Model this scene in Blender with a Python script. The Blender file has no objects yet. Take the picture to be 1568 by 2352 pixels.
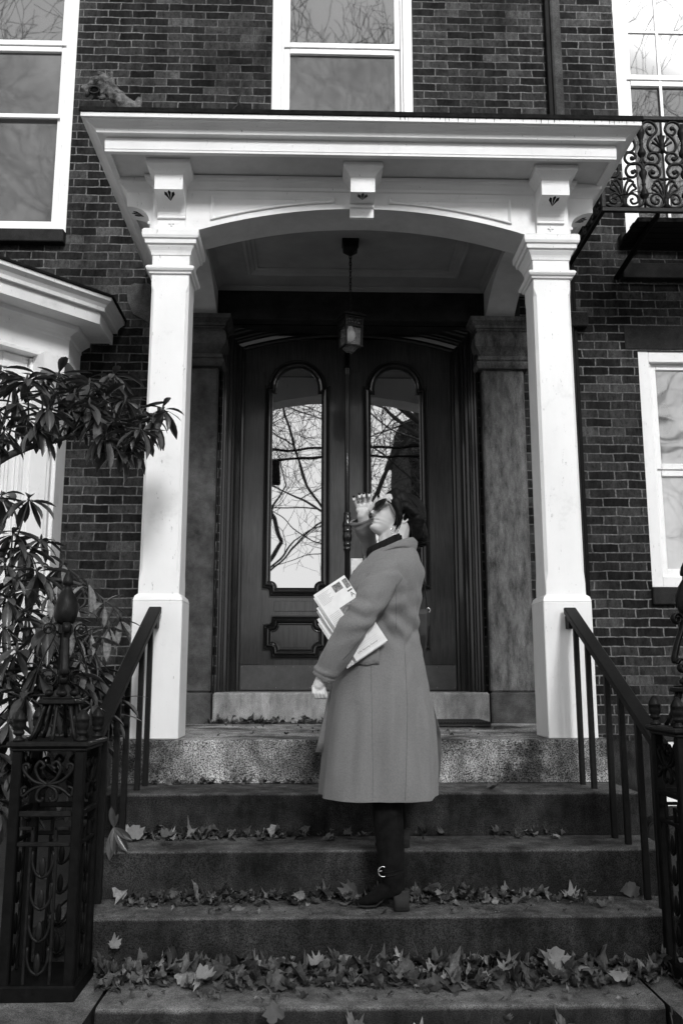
import bpy, math, random
from mathutils import Vector, Matrix, Euler, noise as mnoise
R = math.radians
PI = math.pi
scene = bpy.context.scene
col = scene.collection

# ------------------------------------------------------------------ camera, world, sun, exposure
CX, CZ, FPX, PITCH, YAW = -0.244, 0.32, 2038.4, 10.4, 1.6
cam_d = bpy.data.cameras.new('camera')
cam = bpy.data.objects.new('camera', cam_d)
col.objects.link(cam)
cam.location = (CX, 0, CZ)
cam.rotation_euler = (R(90 + PITCH), 0, R(-YAW))
cam_d.sensor_fit = 'VERTICAL'
cam_d.sensor_height = 36.0
cam_d.lens = 36.0 * FPX / 2352.0
cam_d.clip_start = 0.05
cam_d.clip_end = 2000
scene.camera = cam

SUN_EL, SUN_AZ = 31, 167.5          # azimuth measured clockwise from +Y: the light comes from over the camera's shoulder
world = bpy.data.worlds.new('World')
scene.world = world
world.use_nodes = True
wn = world.node_tree
for n in list(wn.nodes):
    wn.nodes.remove(n)
sky = wn.nodes.new('ShaderNodeTexSky')
sky.sky_type = 'NISHITA'
sky.sun_disc = False
sky.sun_elevation = R(SUN_EL)
sky.sun_rotation = R(SUN_AZ)
sky.air_density = 1.6
sky.dust_density = 1.8
sky.ozone_density = 1.0
bw = wn.nodes.new('ShaderNodeRGBToBW')
bg = wn.nodes.new('ShaderNodeBackground')
bg.inputs['Strength'].default_value = 0.15
wo = wn.nodes.new('ShaderNodeOutputWorld')
wn.links.new(sky.outputs[0], bw.inputs[0])
even = wn.nodes.new('ShaderNodeMath')      # thin overcast: no bright halo round the hidden sun
even.operation = 'MINIMUM'
even.inputs[1].default_value = 4.5
wn.links.new(bw.outputs[0], even.inputs[0])
wn.links.new(even.outputs[0], bg.inputs[0])
wn.links.new(bg.outputs[0], wo.inputs[0])

sun_d = bpy.data.lights.new('sun', 'SUN')
sun_d.energy = 3.2
sun_d.angle = R(12)
sun = bpy.data.objects.new('sun', sun_d)
col.objects.link(sun)
dsun = Vector((math.sin(R(SUN_AZ)) * math.cos(R(SUN_EL)), math.cos(R(SUN_AZ)) * math.cos(R(SUN_EL)), math.sin(R(SUN_EL))))
sun.rotation_euler = dsun.to_track_quat('Z', 'Y').to_euler()
scene.view_settings.view_transform = 'Standard'
scene.view_settings.look = 'None'
scene.view_settings.exposure = 1.1
scene.view_settings.gamma = 1.0
scene.view_settings.use_curve_mapping = False

# ------------------------------------------------------------------ pixel -> world (known depth Y); photo coordinates 1568 x 2352
_p, _w = R(PITCH), R(YAW)
FW = Vector((math.sin(_w) * math.cos(_p), math.cos(_w) * math.cos(_p), math.sin(_p)))
RT = Vector((math.cos(_w), -math.sin(_w), 0))
UP = Vector((-math.sin(_w) * math.sin(_p), -math.cos(_w) * math.sin(_p), math.cos(_p)))
def at(u, v, Y):
    d = FW + RT * ((u - 784) / FPX) + UP * ((1176 - v) / FPX)
    t = Y / d.y
    return Vector((CX + d.x * t, Y, CZ + d.z * t))

# ------------------------------------------------------------------ materials (all neutral greys: the photograph is black and white)
MATS = {}
def newmat(name):
    m = bpy.data.materials.new(name)
    m.use_nodes = True
    nt = m.node_tree
    return m, nt, nt.nodes['Principled BSDF']
def gv(v):
    return (v, v, v, 1)
def noise_mix(nt, scale, detail=6, rough=0.6, coord='Object', stretch=None):
    tc = nt.nodes.new('ShaderNodeTexCoord')
    src = tc.outputs[coord]
    if stretch:
        mp = nt.nodes.new('ShaderNodeMapping')
        mp.inputs['Scale'].default_value = stretch
        nt.links.new(src, mp.inputs[0])
        src = mp.outputs[0]
    nz = nt.nodes.new('ShaderNodeTexNoise')
    nz.inputs['Scale'].default_value = scale
    nz.inputs['Detail'].default_value = detail
    nz.inputs['Roughness'].default_value = rough
    nt.links.new(src, nz.inputs['Vector'])
    return nz.outputs['Fac'], src
def ramp(nt, fac, stops):
    r = nt.nodes.new('ShaderNodeValToRGB')
    e = r.color_ramp.elements
    e[0].position, e[0].color = stops[0][0], gv(stops[0][1])
    e[1].position, e[1].color = stops[-1][0], gv(stops[-1][1])
    for p, v in stops[1:-1]:
        x = e.new(p)
        x.color = gv(v)
    nt.links.new(fac, r.inputs[0])
    return r.outputs[0]
def mathn(nt, op, a, b):
    n = nt.nodes.new('ShaderNodeMath')
    n.operation = op
    for i, v in enumerate((a, b)):
        if isinstance(v, (int, float)):
            n.inputs[i].default_value = v
        else:
            nt.links.new(v, n.inputs[i])
    return n.outputs[0]
def bump(nt, b, height, strength, dist):
    bn = nt.nodes.new('ShaderNodeBump')
    bn.inputs['Strength'].default_value = strength
    bn.inputs['Distance'].default_value = dist
    nt.links.new(height, bn.inputs['Height'])
    nt.links.new(bn.outputs[0], b.inputs['Normal'])
    return bn
def simple(name, lo, hi, scale, rough=0.6, bstr=0.3, bdist=0.002, detail=6, nrough=0.6, stretch=None, metal=0, spec=0.5, fine=None, p0=0.35, p1=0.68, sheen=0):
    m, nt, b = newmat(name)
    f, src = noise_mix(nt, scale, detail, nrough, stretch=stretch)
    c = ramp(nt, f, [(p0, lo), (p1, hi)])
    h = f
    if fine:
        f2, _ = noise_mix(nt, fine, 3, 0.6)
        c2 = ramp(nt, f2, [(0.35, 0.6), (0.65, 1.25)])
        c = mathn(nt, 'MULTIPLY', c, c2)
        h = mathn(nt, 'ADD', f, f2)
    nt.links.new(c, b.inputs['Base Color'])
    b.inputs['Roughness'].default_value = rough
    b.inputs['Metallic'].default_value = metal
    b.inputs['Specular IOR Level'].default_value = spec
    if sheen:
        b.inputs['Sheen Weight'].default_value = sheen
        b.inputs['Sheen Roughness'].default_value = 0.4
    if bstr:
        bump(nt, b, h, bstr, bdist)
    MATS[name] = m
    return m

def make_brick():
    m, nt, b = newmat('brick')
    tc = nt.nodes.new('ShaderNodeTexCoord')
    sep = nt.nodes.new('ShaderNodeSeparateXYZ')
    nt.links.new(tc.outputs['Object'], sep.inputs[0])
    xy = mathn(nt, 'ADD', sep.outputs[0], sep.outputs[1])
    wob = nt.nodes.new('ShaderNodeTexNoise')
    wob.inputs['Scale'].default_value = 9
    wob.inputs['Detail'].default_value = 5
    nt.links.new(tc.outputs['Object'], wob.inputs['Vector'])
    ws = nt.nodes.new('ShaderNodeSeparateColor')
    nt.links.new(wob.outputs['Color'], ws.inputs[0])
    wx = mathn(nt, 'MULTIPLY', mathn(nt, 'SUBTRACT', ws.outputs[0], 0.5), 0.030)
    wz = mathn(nt, 'MULTIPLY', mathn(nt, 'SUBTRACT', ws.outputs[1], 0.5), 0.017)
    cb = nt.nodes.new('ShaderNodeCombineXYZ')
    nt.links.new(mathn(nt, 'ADD', xy, wx), cb.inputs[0])
    nt.links.new(mathn(nt, 'ADD', sep.outputs[2], wz), cb.inputs[1])
    br = nt.nodes.new('ShaderNodeTexBrick')
    br.offset = 0.5
    br.inputs['Scale'].default_value = 1
    br.inputs['Color1'].default_value = gv(0.0)
    br.inputs['Color2'].default_value = gv(1.0)
    br.inputs['Mortar'].default_value = gv(0.5)
    br.inputs['Mortar Size'].default_value = 0.0050
    br.inputs['Mortar Smooth'].default_value = 0.25
    br.inputs['Brick Width'].default_value = 0.19
    br.inputs['Row Height'].default_value = 0.066
    nt.links.new(cb.outputs[0], br.inputs['Vector'])
    # brick tone: per brick value, blotches, fine grit
    n1, _ = noise_mix(nt, 2.2, 5, 0.65, stretch=(2.2, 1, 0.7))
    n2, _ = noise_mix(nt, 22, 6, 0.75, stretch=(1.6, 1, 0.8))
    n3, _ = noise_mix(nt, 160, 2, 0.6)
    per = ramp(nt, br.outputs['Color'], [(0.0, 0.009), (0.45, 0.021), (0.85, 0.038), (1.0, 0.062)])
    bl = ramp(nt, n1, [(0.36, 0.5), (0.64, 1.5)])
    bl2 = ramp(nt, n2, [(0.36, 0.38), (0.47, 0.85), (0.68, 1.5)])
    tone = mathn(nt, 'MULTIPLY', mathn(nt, 'MULTIPLY', per, bl), bl2)
    tone = mathn(nt, 'MULTIPLY', tone, ramp(nt, n3, [(0.3, 0.75), (0.7, 1.25)]))
    # mortar: pale where fresh, dark where sooty
    m1, _ = noise_mix(nt, 1.3, 4, 0.6)
    mt = ramp(nt, m1, [(0.36, 0.05), (0.60, 0.17)])
    m2, _ = noise_mix(nt, 40, 4, 0.7)
    mt = mathn(nt, 'MULTIPLY', mt, ramp(nt, m2, [(0.35, 0.45), (0.6, 1.2)]))
    mix = nt.nodes.new('ShaderNodeMix')
    mix.data_type = 'RGBA'
    nt.links.new(br.outputs['Fac'], mix.inputs['Factor'])
    nt.links.new(tone, mix.inputs['A'])
    nt.links.new(mt, mix.inputs['B'])
    nt.links.new(mix.outputs['Result'], b.inputs['Base Color'])
    b.inputs['Roughness'].default_value = 0.9
    b.inputs['Specular IOR Level'].default_value = 0.08
    h = mathn(nt, 'ADD', mathn(nt, 'MULTIPLY', br.outputs['Fac'], -1.0), mathn(nt, 'MULTIPLY', n2, 0.5))
    h = mathn(nt, 'ADD', h, mathn(nt, 'MULTIPLY', n3, 0.25))
    bump(nt, b, h, 0.7, 0.006)
    MATS['brick'] = m
make_brick()

def make_granite(name, dark, lite, patch_lo, patch_hi, speck=260, upright_dim=1.0):
    m, nt, b = newmat(name)
    f, src = noise_mix(nt, speck, 3, 0.8)
    g = ramp(nt, f, [(0.42, dark), (0.50, (dark + lite) * 0.5), (0.58, lite)])
    f2, _ = noise_mix(nt, 3.2, 6, 0.7)
    p = ramp(nt, f2, [(0.38, patch_lo), (0.62, patch_hi)])
    f3, _ = noise_mix(nt, 14, 5, 0.7, stretch=(1, 1, 0.35))
    p2 = ramp(nt, f3, [(0.3, 0.5), (0.65, 1.3)])
    c = mathn(nt, 'MULTIPLY', mathn(nt, 'MULTIPLY', g, p), p2)
    # light from above painted in: upward faces paler, upright ones darker, partly grime
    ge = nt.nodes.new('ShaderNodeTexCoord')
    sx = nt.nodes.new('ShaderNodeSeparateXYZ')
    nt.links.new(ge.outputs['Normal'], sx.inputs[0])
    toplit = nt.nodes.new('ShaderNodeMapRange')
    toplit.inputs['From Min'].default_value = 0.3
    toplit.inputs['From Max'].default_value = 0.9
    toplit.inputs['To Min'].default_value = upright_dim
    toplit.inputs['To Max'].default_value = 1.0
    nt.links.new(sx.outputs[2], toplit.inputs['Value'])
    c = mathn(nt, 'MULTIPLY', c, toplit.outputs[0])
    nt.links.new(c, b.inputs['Base Color'])
    b.inputs['Roughness'].default_value = 0.9
    b.inputs['Specular IOR Level'].default_value = 0.1
    bump(nt, b, mathn(nt, 'ADD', f, mathn(nt, 'MULTIPLY', f3, 1.5)), 0.5, 0.003)
    MATS[name] = m
make_granite('granite_pale', 0.03, 0.52, 0.14, 1.15, 150, 1.0)
make_granite('granite_sill', 0.13, 0.36, 0.75, 1.1, 330)
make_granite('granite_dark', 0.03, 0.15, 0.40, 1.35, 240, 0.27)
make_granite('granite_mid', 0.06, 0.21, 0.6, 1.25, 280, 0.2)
simple('brownstone', 0.03, 0.12, 7, 0.85, 0.8, 0.006, 8, 0.72, fine=220, p0=0.3, p1=0.75, spec=0.1)
simple('brownstone_worn', 0.04, 0.30, 9, 0.9, 1.0, 0.008, 9, 0.78, fine=220, p0=0.35, p1=0.8, stretch=(1.6, 1, 0.5), spec=0.1)
simple('brownstone_dark', 0.014, 0.036, 6, 0.85, 0.5, 0.004, 8, 0.7, fine=200, spec=0.1)

def make_paint():
    m, nt, b = newmat('white_paint')
    f, _ = noise_mix(nt, 3.5, 8, 0.7)
    c = ramp(nt, f, [(0.28, 0.66), (0.42, 0.80), (0.75, 0.84)])
    f2, _ = noise_mix(nt, 60, 4, 0.75, stretch=(1, 1, 0.25))
    sp = ramp(nt, f2, [(0.29, 0.45), (0.35, 1.0)])
    f3, _ = noise_mix(nt, 1.2, 4, 0.6, stretch=(2.5, 2.5, 0.7))
    c = mathn(nt, 'MULTIPLY', mathn(nt, 'MULTIPLY', c, sp), ramp(nt, f3, [(0.35, 0.92), (0.6, 1.0)]))
    nt.links.new(c, b.inputs['Base Color'])
    b.inputs['Roughness'].default_value = 0.45
    f4, _ = noise_mix(nt, 90, 4, 0.6, stretch=(1, 1, 0.12))
    bump(nt, b, mathn(nt, 'ADD', f4, f), 0.25, 0.0012)
    MATS['white_paint'] = m
make_paint()
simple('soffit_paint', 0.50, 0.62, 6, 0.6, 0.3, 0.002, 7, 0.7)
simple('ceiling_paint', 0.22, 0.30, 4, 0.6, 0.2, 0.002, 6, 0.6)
simple('roof_metal', 0.004, 0.016, 30, 0.8, 0.6, 0.004, 6, 0.7, spec=0.08)
simple('black_iron', 0.003, 0.011, 40, 0.5, 0.5, 0.0015, 5, 0.6, spec=0.16)
simple('rail_paint', 0.005, 0.009, 60, 0.5, 0.35, 0.0008, 5, 0.6, spec=0.18)
simple('soot_iron', 0.0015, 0.005, 30, 0.6, 0.5, 0.002, 5, 0.6, spec=0.1)
simple('kick_metal', 0.03, 0.055, 12, 0.34, 0.3, 0.001, 7, 0.7, spec=0.5)
simple('nickel', 0.55, 0.7, 60, 0.25, 0.1, 0.0005, metal=1)
simple('plate_metal', 0.55, 0.72, 30, 0.3, 0.1, 0.0005, metal=0.3)
simple('wool', 0.150, 0.205, 150, 0.95, 0.9, 0.003, 6, 0.8, spec=0.1, sheen=0.15)
simple('seam', 0.05, 0.07, 200, 0.9, 0.1, 0.0005)
simple('lining', 0.02, 0.16, 14, 0.35, 0.6, 0.006, 4, 0.5, stretch=(1, 1, 0.5))
simple('knit', 0.008, 0.016, 90, 0.95, 0.6, 0.002, stretch=(1, 1, 0.1), spec=0.1)
simple('skin', 0.50, 0.58, 30, 0.5, 0.15, 0.0008, 4, 0.5)
simple('lips', 0.13, 0.16, 60, 0.4, 0.1, 0.0005)
simple('hair', 0.002, 0.006, 60, 0.5, 0.7, 0.002, 4, 0.6, stretch=(0.4, 1, 2.5), spec=0.12)
simple('nail', 0.008, 0.012, 60, 0.7, 0.0, 0.001, spec=0.05)
simple('suede', 0.003, 0.009, 30, 0.9, 0.5, 0.003, spec=0.12)
simple('boot_heel', 0.006, 0.018, 8, 0.85, 0.3, 0.001, stretch=(0.2, 0.2, 14))
simple('bag_leather', 0.005, 0.010, 80, 0.4, 0.3, 0.001, spec=0.4)
simple('leaf_dark', 0.022, 0.080, 9, 0.33, 0.4, 0.002, 4, 0.6, spec=0.5)
simple('leaf_pale', 0.07, 0.22, 60, 0.6, 0.6, 0.003, 6, 0.7, spec=0.3)
simple('bark', 0.02, 0.06, 18, 0.9, 0.8, 0.01, 6, 0.7, stretch=(1, 1, 0.3))
simple('twig', 0.004, 0.01, 60, 0.8, 0.4, 0.002)
simple('soil', 0.008, 0.03, 25, 0.95, 0.9, 0.02, 8, 0.75)
simple('pavement', 0.06, 0.13, 6, 0.9, 0.5, 0.004, 8, 0.7, fine=120)
simple('asphalt', 0.035, 0.06, 40, 0.9, 0.5, 0.004)
simple('bronze', 0.006, 0.26, 22, 0.6, 1.0, 0.012, 7, 0.75, p0=0.4, p1=0.75)
simple('mat_rubber', 0.008, 0.02, 60, 0.7, 0.5, 0.003)
simple('clapboard', 0.55, 0.72, 4, 0.6, 0.1, 0.002)
simple('shingle', 0.08, 0.16, 20, 0.9, 0.4, 0.004)
simple('curtain', 0.30, 0.42, 3, 0.9, 0.0, 0.001)
simple('dark_room', 0.004, 0.008, 3, 0.9, 0.0, 0.001, spec=0.05)

def make_fallen(name, lo, hi):
    m, nt, b = newmat(name)
    oi = nt.nodes.new('ShaderNodeNewGeometry')
    f, _ = noise_mix(nt, 55, 5, 0.7)
    c = ramp(nt, f, [(0.3, lo), (0.7, hi)])
    v = ramp(nt, oi.outputs['Random Per Island'], [(0.0, 0.12), (0.5, 0.42), (0.88, 0.9), (1.0, 2.2)])
    nt.links.new(mathn(nt, 'MULTIPLY', c, v), b.inputs['Base Color'])
    b.inputs['Roughness'].default_value = 0.6
    bump(nt, b, f, 0.6, 0.004)
    MATS[name] = m
make_fallen('leaf_fallen', 0.05, 0.15)
simple('leaf_fallen_mid', 0.035, 0.10, 50, 0.6, 0.6, 0.003, 5, 0.7)
simple('leaf_fallen_pale', 0.10, 0.24, 60, 0.6, 0.6, 0.003, 5, 0.7)

def make_wood():
    m, nt, b = newmat('door_wood')
    f, _ = noise_mix(nt, 14, 8, 0.72, stretch=(6, 6, 0.35))
    f2, _ = noise_mix(nt, 2.5, 3, 0.5)
    c = mathn(nt, 'MULTIPLY', ramp(nt, f, [(0.3, 0.0095), (0.7, 0.045)]), ramp(nt, f2, [(0.35, 0.7), (0.65, 1.3)]))
    nt.links.new(c, b.inputs['Base Color'])
    nt.links.new(ramp(nt, f2, [(0.35, 0.28), (0.65, 0.42)]), b.inputs['Roughness'])
    b.inputs['Specular IOR Level'].default_value = 0.2
    b.inputs['Coat Weight'].default_value = 0.75
    b.inputs['Coat Roughness'].default_value = 0.11
    bump(nt, b, f, 0.25, 0.0015)
    MATS['door_wood'] = m
    m2 = m.copy()
    m2.name = 'door_moulding'
    for n in m2.node_tree.nodes:
        if n.type == 'VALTORGB' and abs(n.color_ramp.elements[0].color[0] - 0.0095) < 1e-4:
            n.color_ramp.elements[0].color = gv(0.003)
            n.color_ramp.elements[1].color = gv(0.010)
    MATS['door_moulding'] = m2
make_wood()

def make_glass(name, base, refl, wav, base2=None, bscale=1.0, blur=0.012):
    """window glass over a shade or a dark room: a diffuse backing behind a mirror-like pane"""
    m, nt, b = newmat(name)
    out = [n for n in nt.nodes if n.type == 'OUTPUT_MATERIAL'][0]
    if base2 is not None:
        f0, _ = noise_mix(nt, bscale, 4, 0.6, stretch=(1, 1, 0.6))
        nt.links.new(ramp(nt, f0, [(0.35, base), (0.65, base2)]), b.inputs['Base Color'])
    else:
        b.inputs['Base Color'].default_value = gv(base)
    b.inputs['Roughness'].default_value = 0.8
    b.inputs['Specular IOR Level'].default_value = 0
    g = nt.nodes.new('ShaderNodeBsdfGlossy')
    g.inputs['Roughness'].default_value = blur
    g.inputs['Color'].default_value = gv(1)
    fr = nt.nodes.new('ShaderNodeFresnel')
    fr.inputs['IOR'].default_value = 1.5
    fac = mathn(nt, 'ADD', fr.outputs[0], refl)
    mx = nt.nodes.new('ShaderNodeMixShader')
    nt.links.new(fac, mx.inputs[0])
    nt.links.new(b.outputs[0], mx.inputs[1])
    nt.links.new(g.outputs[0], mx.inputs[2])
    nt.links.new(mx.outputs[0], out.inputs[0])
    f, _ = noise_mix(nt, 1.7, 2, 0.5)
    bn = nt.nodes.new('ShaderNodeBump')
    bn.inputs['Strength'].default_value = wav
    bn.inputs['Distance'].default_value = 0.02
    nt.links.new(f, bn.inputs['Height'])
    nt.links.new(bn.outputs[0], g.inputs['Normal'])
    MATS[name] = m
make_glass('glass_door', 0.004, 0.48, 0.06)
make_glass('glass_shade', 0.065, 0.06, 0.14, 0.10, 1.6, 0.04)
make_glass('glass_upper', 0.02, 0.15, 0.12, 0.05, 2.0, 0.02)
make_glass('glass_ground', 0.10, 0.22, 0.25, 0.35, 2.0, 0.03)

def make_bulb():
    m, nt, b = newmat('pale_bulb')
    b.inputs['Base Color'].default_value = gv(0.8)
    b.inputs['Emission Color'].default_value = gv(1)
    b.inputs['Emission Strength'].default_value = 0.03  # the bulb is unlit; a faint glow is added so it looks pale
    MATS['pale_bulb'] = m
    m, nt, b = newmat('lantern_glass')
    out = [n for n in nt.nodes if n.type == 'OUTPUT_MATERIAL'][0]
    b.inputs['Base Color'].default_value = gv(0.12)
    b.inputs['Roughness'].default_value = 0.3
    tr = nt.nodes.new('ShaderNodeBsdfTransparent')
    mx = nt.nodes.new('ShaderNodeMixShader')
    mx.inputs[0].default_value = 0.45
    nt.links.new(b.outputs[0], mx.inputs[1])
    nt.links.new(tr.outputs[0], mx.inputs[2])
    nt.links.new(mx.outputs[0], out.inputs[0])
    MATS['lantern_glass'] = m
    m, nt, b = newmat('lens_dark')
    b.inputs['Base Color'].default_value = gv(0.003)
    b.inputs['Roughness'].default_value = 0.08
    MATS['lens_dark'] = m
make_bulb()

def make_print():
    m, nt, b = newmat('newsprint')
    tc = nt.nodes.new('ShaderNodeTexCoord')
    nt.links.new(ramp(nt, noise_mix(nt, 20, 4, 0.6)[0], [(0.3, 0.68), (0.7, 0.80)]), b.inputs['Base Color'])
    b.inputs['Roughness'].default_value = 0.8
    MATS['newsprint'] = m
    simple('print_photo', 0.02, 0.35, 130, 0.7, 0.0, 0.001, 5, 0.8)
    simple('print_ink', 0.05, 0.12, 200, 0.8, 0.0, 0.001)
make_print()

# ------------------------------------------------------------------ objects
WL = {}
def thing(name, label, cat, loc=(0, 0, 0), group=None):
    o = bpy.data.objects.new(name, None)
    o.empty_display_size = 0.1
    col.objects.link(o)
    o.location = loc
    WL[o] = Vector(loc)
    o['label'] = label
    o['category'] = cat
    if group:
        o['group'] = group
    return o
def tag(o, label, cat=None, group=None, kind=None):
    if label:
        o['label'] = label
    if cat:
        o['category'] = cat
    if group:
        o['group'] = group
    if kind:
        o['kind'] = kind
    return o
def struct(o):
    o['kind'] = 'structure'
    return o

class MB:
    def __init__(s):
        s.v = []
        s.f = []
        s.sm = []
    def add(s, vs, fs, smooth=False):
        n = len(s.v)
        s.v += [tuple(v) for v in vs]
        s.f += [tuple(i + n for i in f) for f in fs]
        s.sm += [smooth] * len(fs)
        return s
    def box(s, x0, x1, y0, y1, z0, z1, bev=0.0):
        if bev <= 0:
            vs = [(x, y, z) for x in (x0, x1) for y in (y0, y1) for z in (z0, z1)]
            return s.add(vs, [(0, 1, 3, 2), (4, 6, 7, 5), (0, 4, 5, 1), (2, 3, 7, 6), (0, 2, 6, 4), (1, 5, 7, 3)])
        import itertools
        # chamfered box
        b = bev
        X, Y, Z = (x0, x1), (y0, y1), (z0, z1)
        idx = {}
        vs = []
        for i, j, k in itertools.product((0, 1), repeat=3):
            sx, sy, sz = (1 if i == 0 else -1), (1 if j == 0 else -1), (1 if k == 0 else -1)
            for a in range(3):
                p = [X[i] + sx * b, Y[j] + sy * b, Z[k] + sz * b]
                p[a] = (X, Y, Z)[a][(i, j, k)[a]]
                idx[(i, j, k, a)] = len(vs)
                vs.append(tuple(p))
        fs = []
        for a in range(3):
            o1, o2 = [q for q in range(3) if q != a]
            for e in (0, 1):
                ring = []
                for (m, n) in ((0, 0), (1, 0), (1, 1), (0, 1)):
                    c = [0, 0, 0]
                    c[a] = e
                    c[o1] = m
                    c[o2] = n
                    ring.append(idx[(c[0], c[1], c[2], a)])
                fs.append(tuple(ring))
        for a in range(3):
            o1, o2 = [q for q in range(3) if q != a]
            for m in (0, 1):
                for n in (0, 1):
                    c0 = [0, 0, 0]
                    c0[o1], c0[o2] = m, n
                    c1 = list(c0)
                    c1[a] = 1
                    fs.append((idx[(*c0, o1)], idx[(*c1, o1)], idx[(*c1, o2)], idx[(*c0, o2)]))
        for i, j, k in itertools.product((0, 1), repeat=3):
            fs.append((idx[(i, j, k, 0)], idx[(i, j, k, 1)], idx[(i, j, k, 2)]))
        return s.add(vs, fs)
    def rings(s, rs, cap=True, closed=True, smooth=True, capend=None):
        n = len(rs[0])
        vs = [p for r in rs for p in r]
        fs = []
        m = n if closed else n - 1
        for i in range(len(rs) - 1):
            for j in range(m):
                k = (j + 1) % n
                fs.append((i * n + j, i * n + k, (i + 1) * n + k, (i + 1) * n + j))
        s.add(vs, fs, smooth)
        if cap and closed:
            b = len(s.v) - len(vs)
            s.f.append(tuple(b + j for j in range(n)))
            s.f.append(tuple(b + (len(rs) - 1) * n + j for j in reversed(range(n))))
            s.sm += [False, False]
        return s
    def tube(s, pts, r, n=8, cap=True, smooth=True, flat=1.0):
        pts = [Vector(p) for p in pts]
        rs = []
        up = None
        for i, p in enumerate(pts):
            a = pts[max(0, i - 1)]
            b = pts[min(len(pts) - 1, i + 1)]
            t = (b - a)
            if t.length < 1e-9:
                t = Vector((0, 0, 1))
            t.normalize()
            if up is None:
                up = Vector((0, 1, 0)) if abs(t.y) < 0.9 else Vector((1, 0, 0))
            u = (up - t * up.dot(t))
            if u.length < 1e-6:
                u = t.orthogonal()
            u.normalize()
            up = u
            w = t.cross(u)
            rr = r[i] if isinstance(r, (list, tuple)) else r
            rs.append([p + u * (math.cos(2 * PI * k / n) * rr * flat) + w * (math.sin(2 * PI * k / n) * rr) for k in range(n)])
        return s.rings(rs, cap, True, smooth)
    def lathe(s, prof, c, n=24, axis='Z', half=False):
        c = Vector(c)
        rs = []
        for r, h in prof:
            ring = []
            for k in range(n):
                a = 2 * PI * k / n
                if axis == 'Z':
                    ring.append(c + Vector((math.cos(a) * r, math.sin(a) * r, h)))
                elif axis == 'Y':
                    ring.append(c + Vector((math.cos(a) * r, h, math.sin(a) * r)))
                else:
                    ring.append(c + Vector((h, math.cos(a) * r, math.sin(a) * r)))
            rs.append(ring)
        return s.rings(rs)
    def sweep(s, path, prof, U, V, N, O=(0, 0, 0), closed=False, smooth=False):
        """path in plane (U, V); profile (a outwards = right of the direction, b along N)"""
        U, V, N, O = Vector(U), Vector(V), Vector(N), Vector(O)
        P = [Vector((p[0], p[1])) for p in path]
        n = len(P)
        rs = []
        for i in range(n):
            if closed:
                d0 = (P[i] - P[i - 1])
                d1 = (P[(i + 1) % n] - P[i])
            else:
                d0 = (P[i] - P[i - 1]) if i > 0 else (P[1] - P[0])
                d1 = (P[i + 1] - P[i]) if i < n - 1 else d0
            d0 = d0.normalized()
            d1 = d1.normalized()
            n0 = Vector((d0.y, -d0.x))
            n1 = Vector((d1.y, -d1.x))
            den = 1 + n0.dot(n1)
            m = (n0 + n1) / max(den, 0.25)
            ring = []
            for a, b in prof:
                q = P[i] + m * a
                ring.append(O + U * q.x + V * q.y + N * b)
            rs.append(ring)
        k = len(prof)
        vs = [p for r in rs for p in r]
        fs = []
        rng = n if closed else n - 1
        for i in range(rng):
            i2 = (i + 1) % n
            for j in range(k - 1):
                fs.append((i * k + j, i * k + j + 1, i2 * k + j + 1, i2 * k + j))
        return s.add(vs, fs, smooth)
    def prism(s, poly, y0, y1, smooth=False):
        """poly in XZ extruded along Y"""
        n = len(poly)
        vs = [(x, y0, z) for x, z in poly] + [(x, y1, z) for x, z in poly]
        fs = [tuple(range(n)), tuple(reversed(range(n, 2 * n)))]
        for i in range(n):
            j = (i + 1) % n
            fs.append((i, i + n, j + n, j))
        return s.add(vs, fs, smooth)
    def prismx(s, poly, x0, x1):
        """poly in YZ extruded along X"""
        n = len(poly)
        vs = [(x0, y, z) for y, z in poly] + [(x1, y, z) for y, z in poly]
        fs = [tuple(range(n)), tuple(reversed(range(n, 2 * n)))]
        for i in range(n):
            j = (i + 1) % n
            fs.append((i, i + n, j + n, j))
        return s.add(vs, fs)
    def prismz(s, poly, z0, z1):
        n = len(poly)
        vs = [(x, y, z0) for x, y in poly] + [(x, y, z1) for x, y in poly]
        fs = [tuple(range(n)), tuple(reversed(range(n, 2 * n)))]
        for i in range(n):
            j = (i + 1) % n
            fs.append((i, i + n, j + n, j))
        return s.add(vs, fs)
    def ell(s, c, r, n=16, m=10, rot=None):
        c = Vector(c)
        rs = []
        for i in range(m + 1):
            t = PI * (0.02 + 0.96 * i / m)
            ring = []
            for k in range(n):
                a = 2 * PI * k / n
                p = Vector((math.sin(t) * math.cos(a) * r[0], math.sin(t) * math.sin(a) * r[1], math.cos(t) * r[2]))
                if rot is not None:
                    p = rot @ p
                ring.append(c + p)
            rs.append(ring)
        return s.rings(rs)
    def transform(s, M):
        s.v = [tuple(M @ Vector(v)) for v in s.v]
        return s
    def build(s, name, mat, parent=None, fix=True):
        me = bpy.data.meshes.new(name)
        off = Vector((0, 0, 0))
        if parent is not None:
            off = WL[parent]
        me.from_pydata([(v[0] - off.x, v[1] - off.y, v[2] - off.z) for v in s.v], [], s.f)
        me.polygons.foreach_set('use_smooth', s.sm)
        if fix:
            import bmesh
            bm = bmesh.new()
            bm.from_mesh(me)
            bmesh.ops.recalc_face_normals(bm, faces=bm.faces)
            bm.to_mesh(me)
            bm.free()
        me.materials.append(MATS[mat])
        o = bpy.data.objects.new(name, me)
        col.objects.link(o)
        if parent is not None:
            o.parent = parent
        WL[o] = off
        return o

XY = ((1, 0, 0), (0, 1, 0), (0, 0, 1))
XZ = ((1, 0, 0), (0, 0, 1), (0, -1, 0))
WY = 6.20        # face of the brick wall

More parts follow.
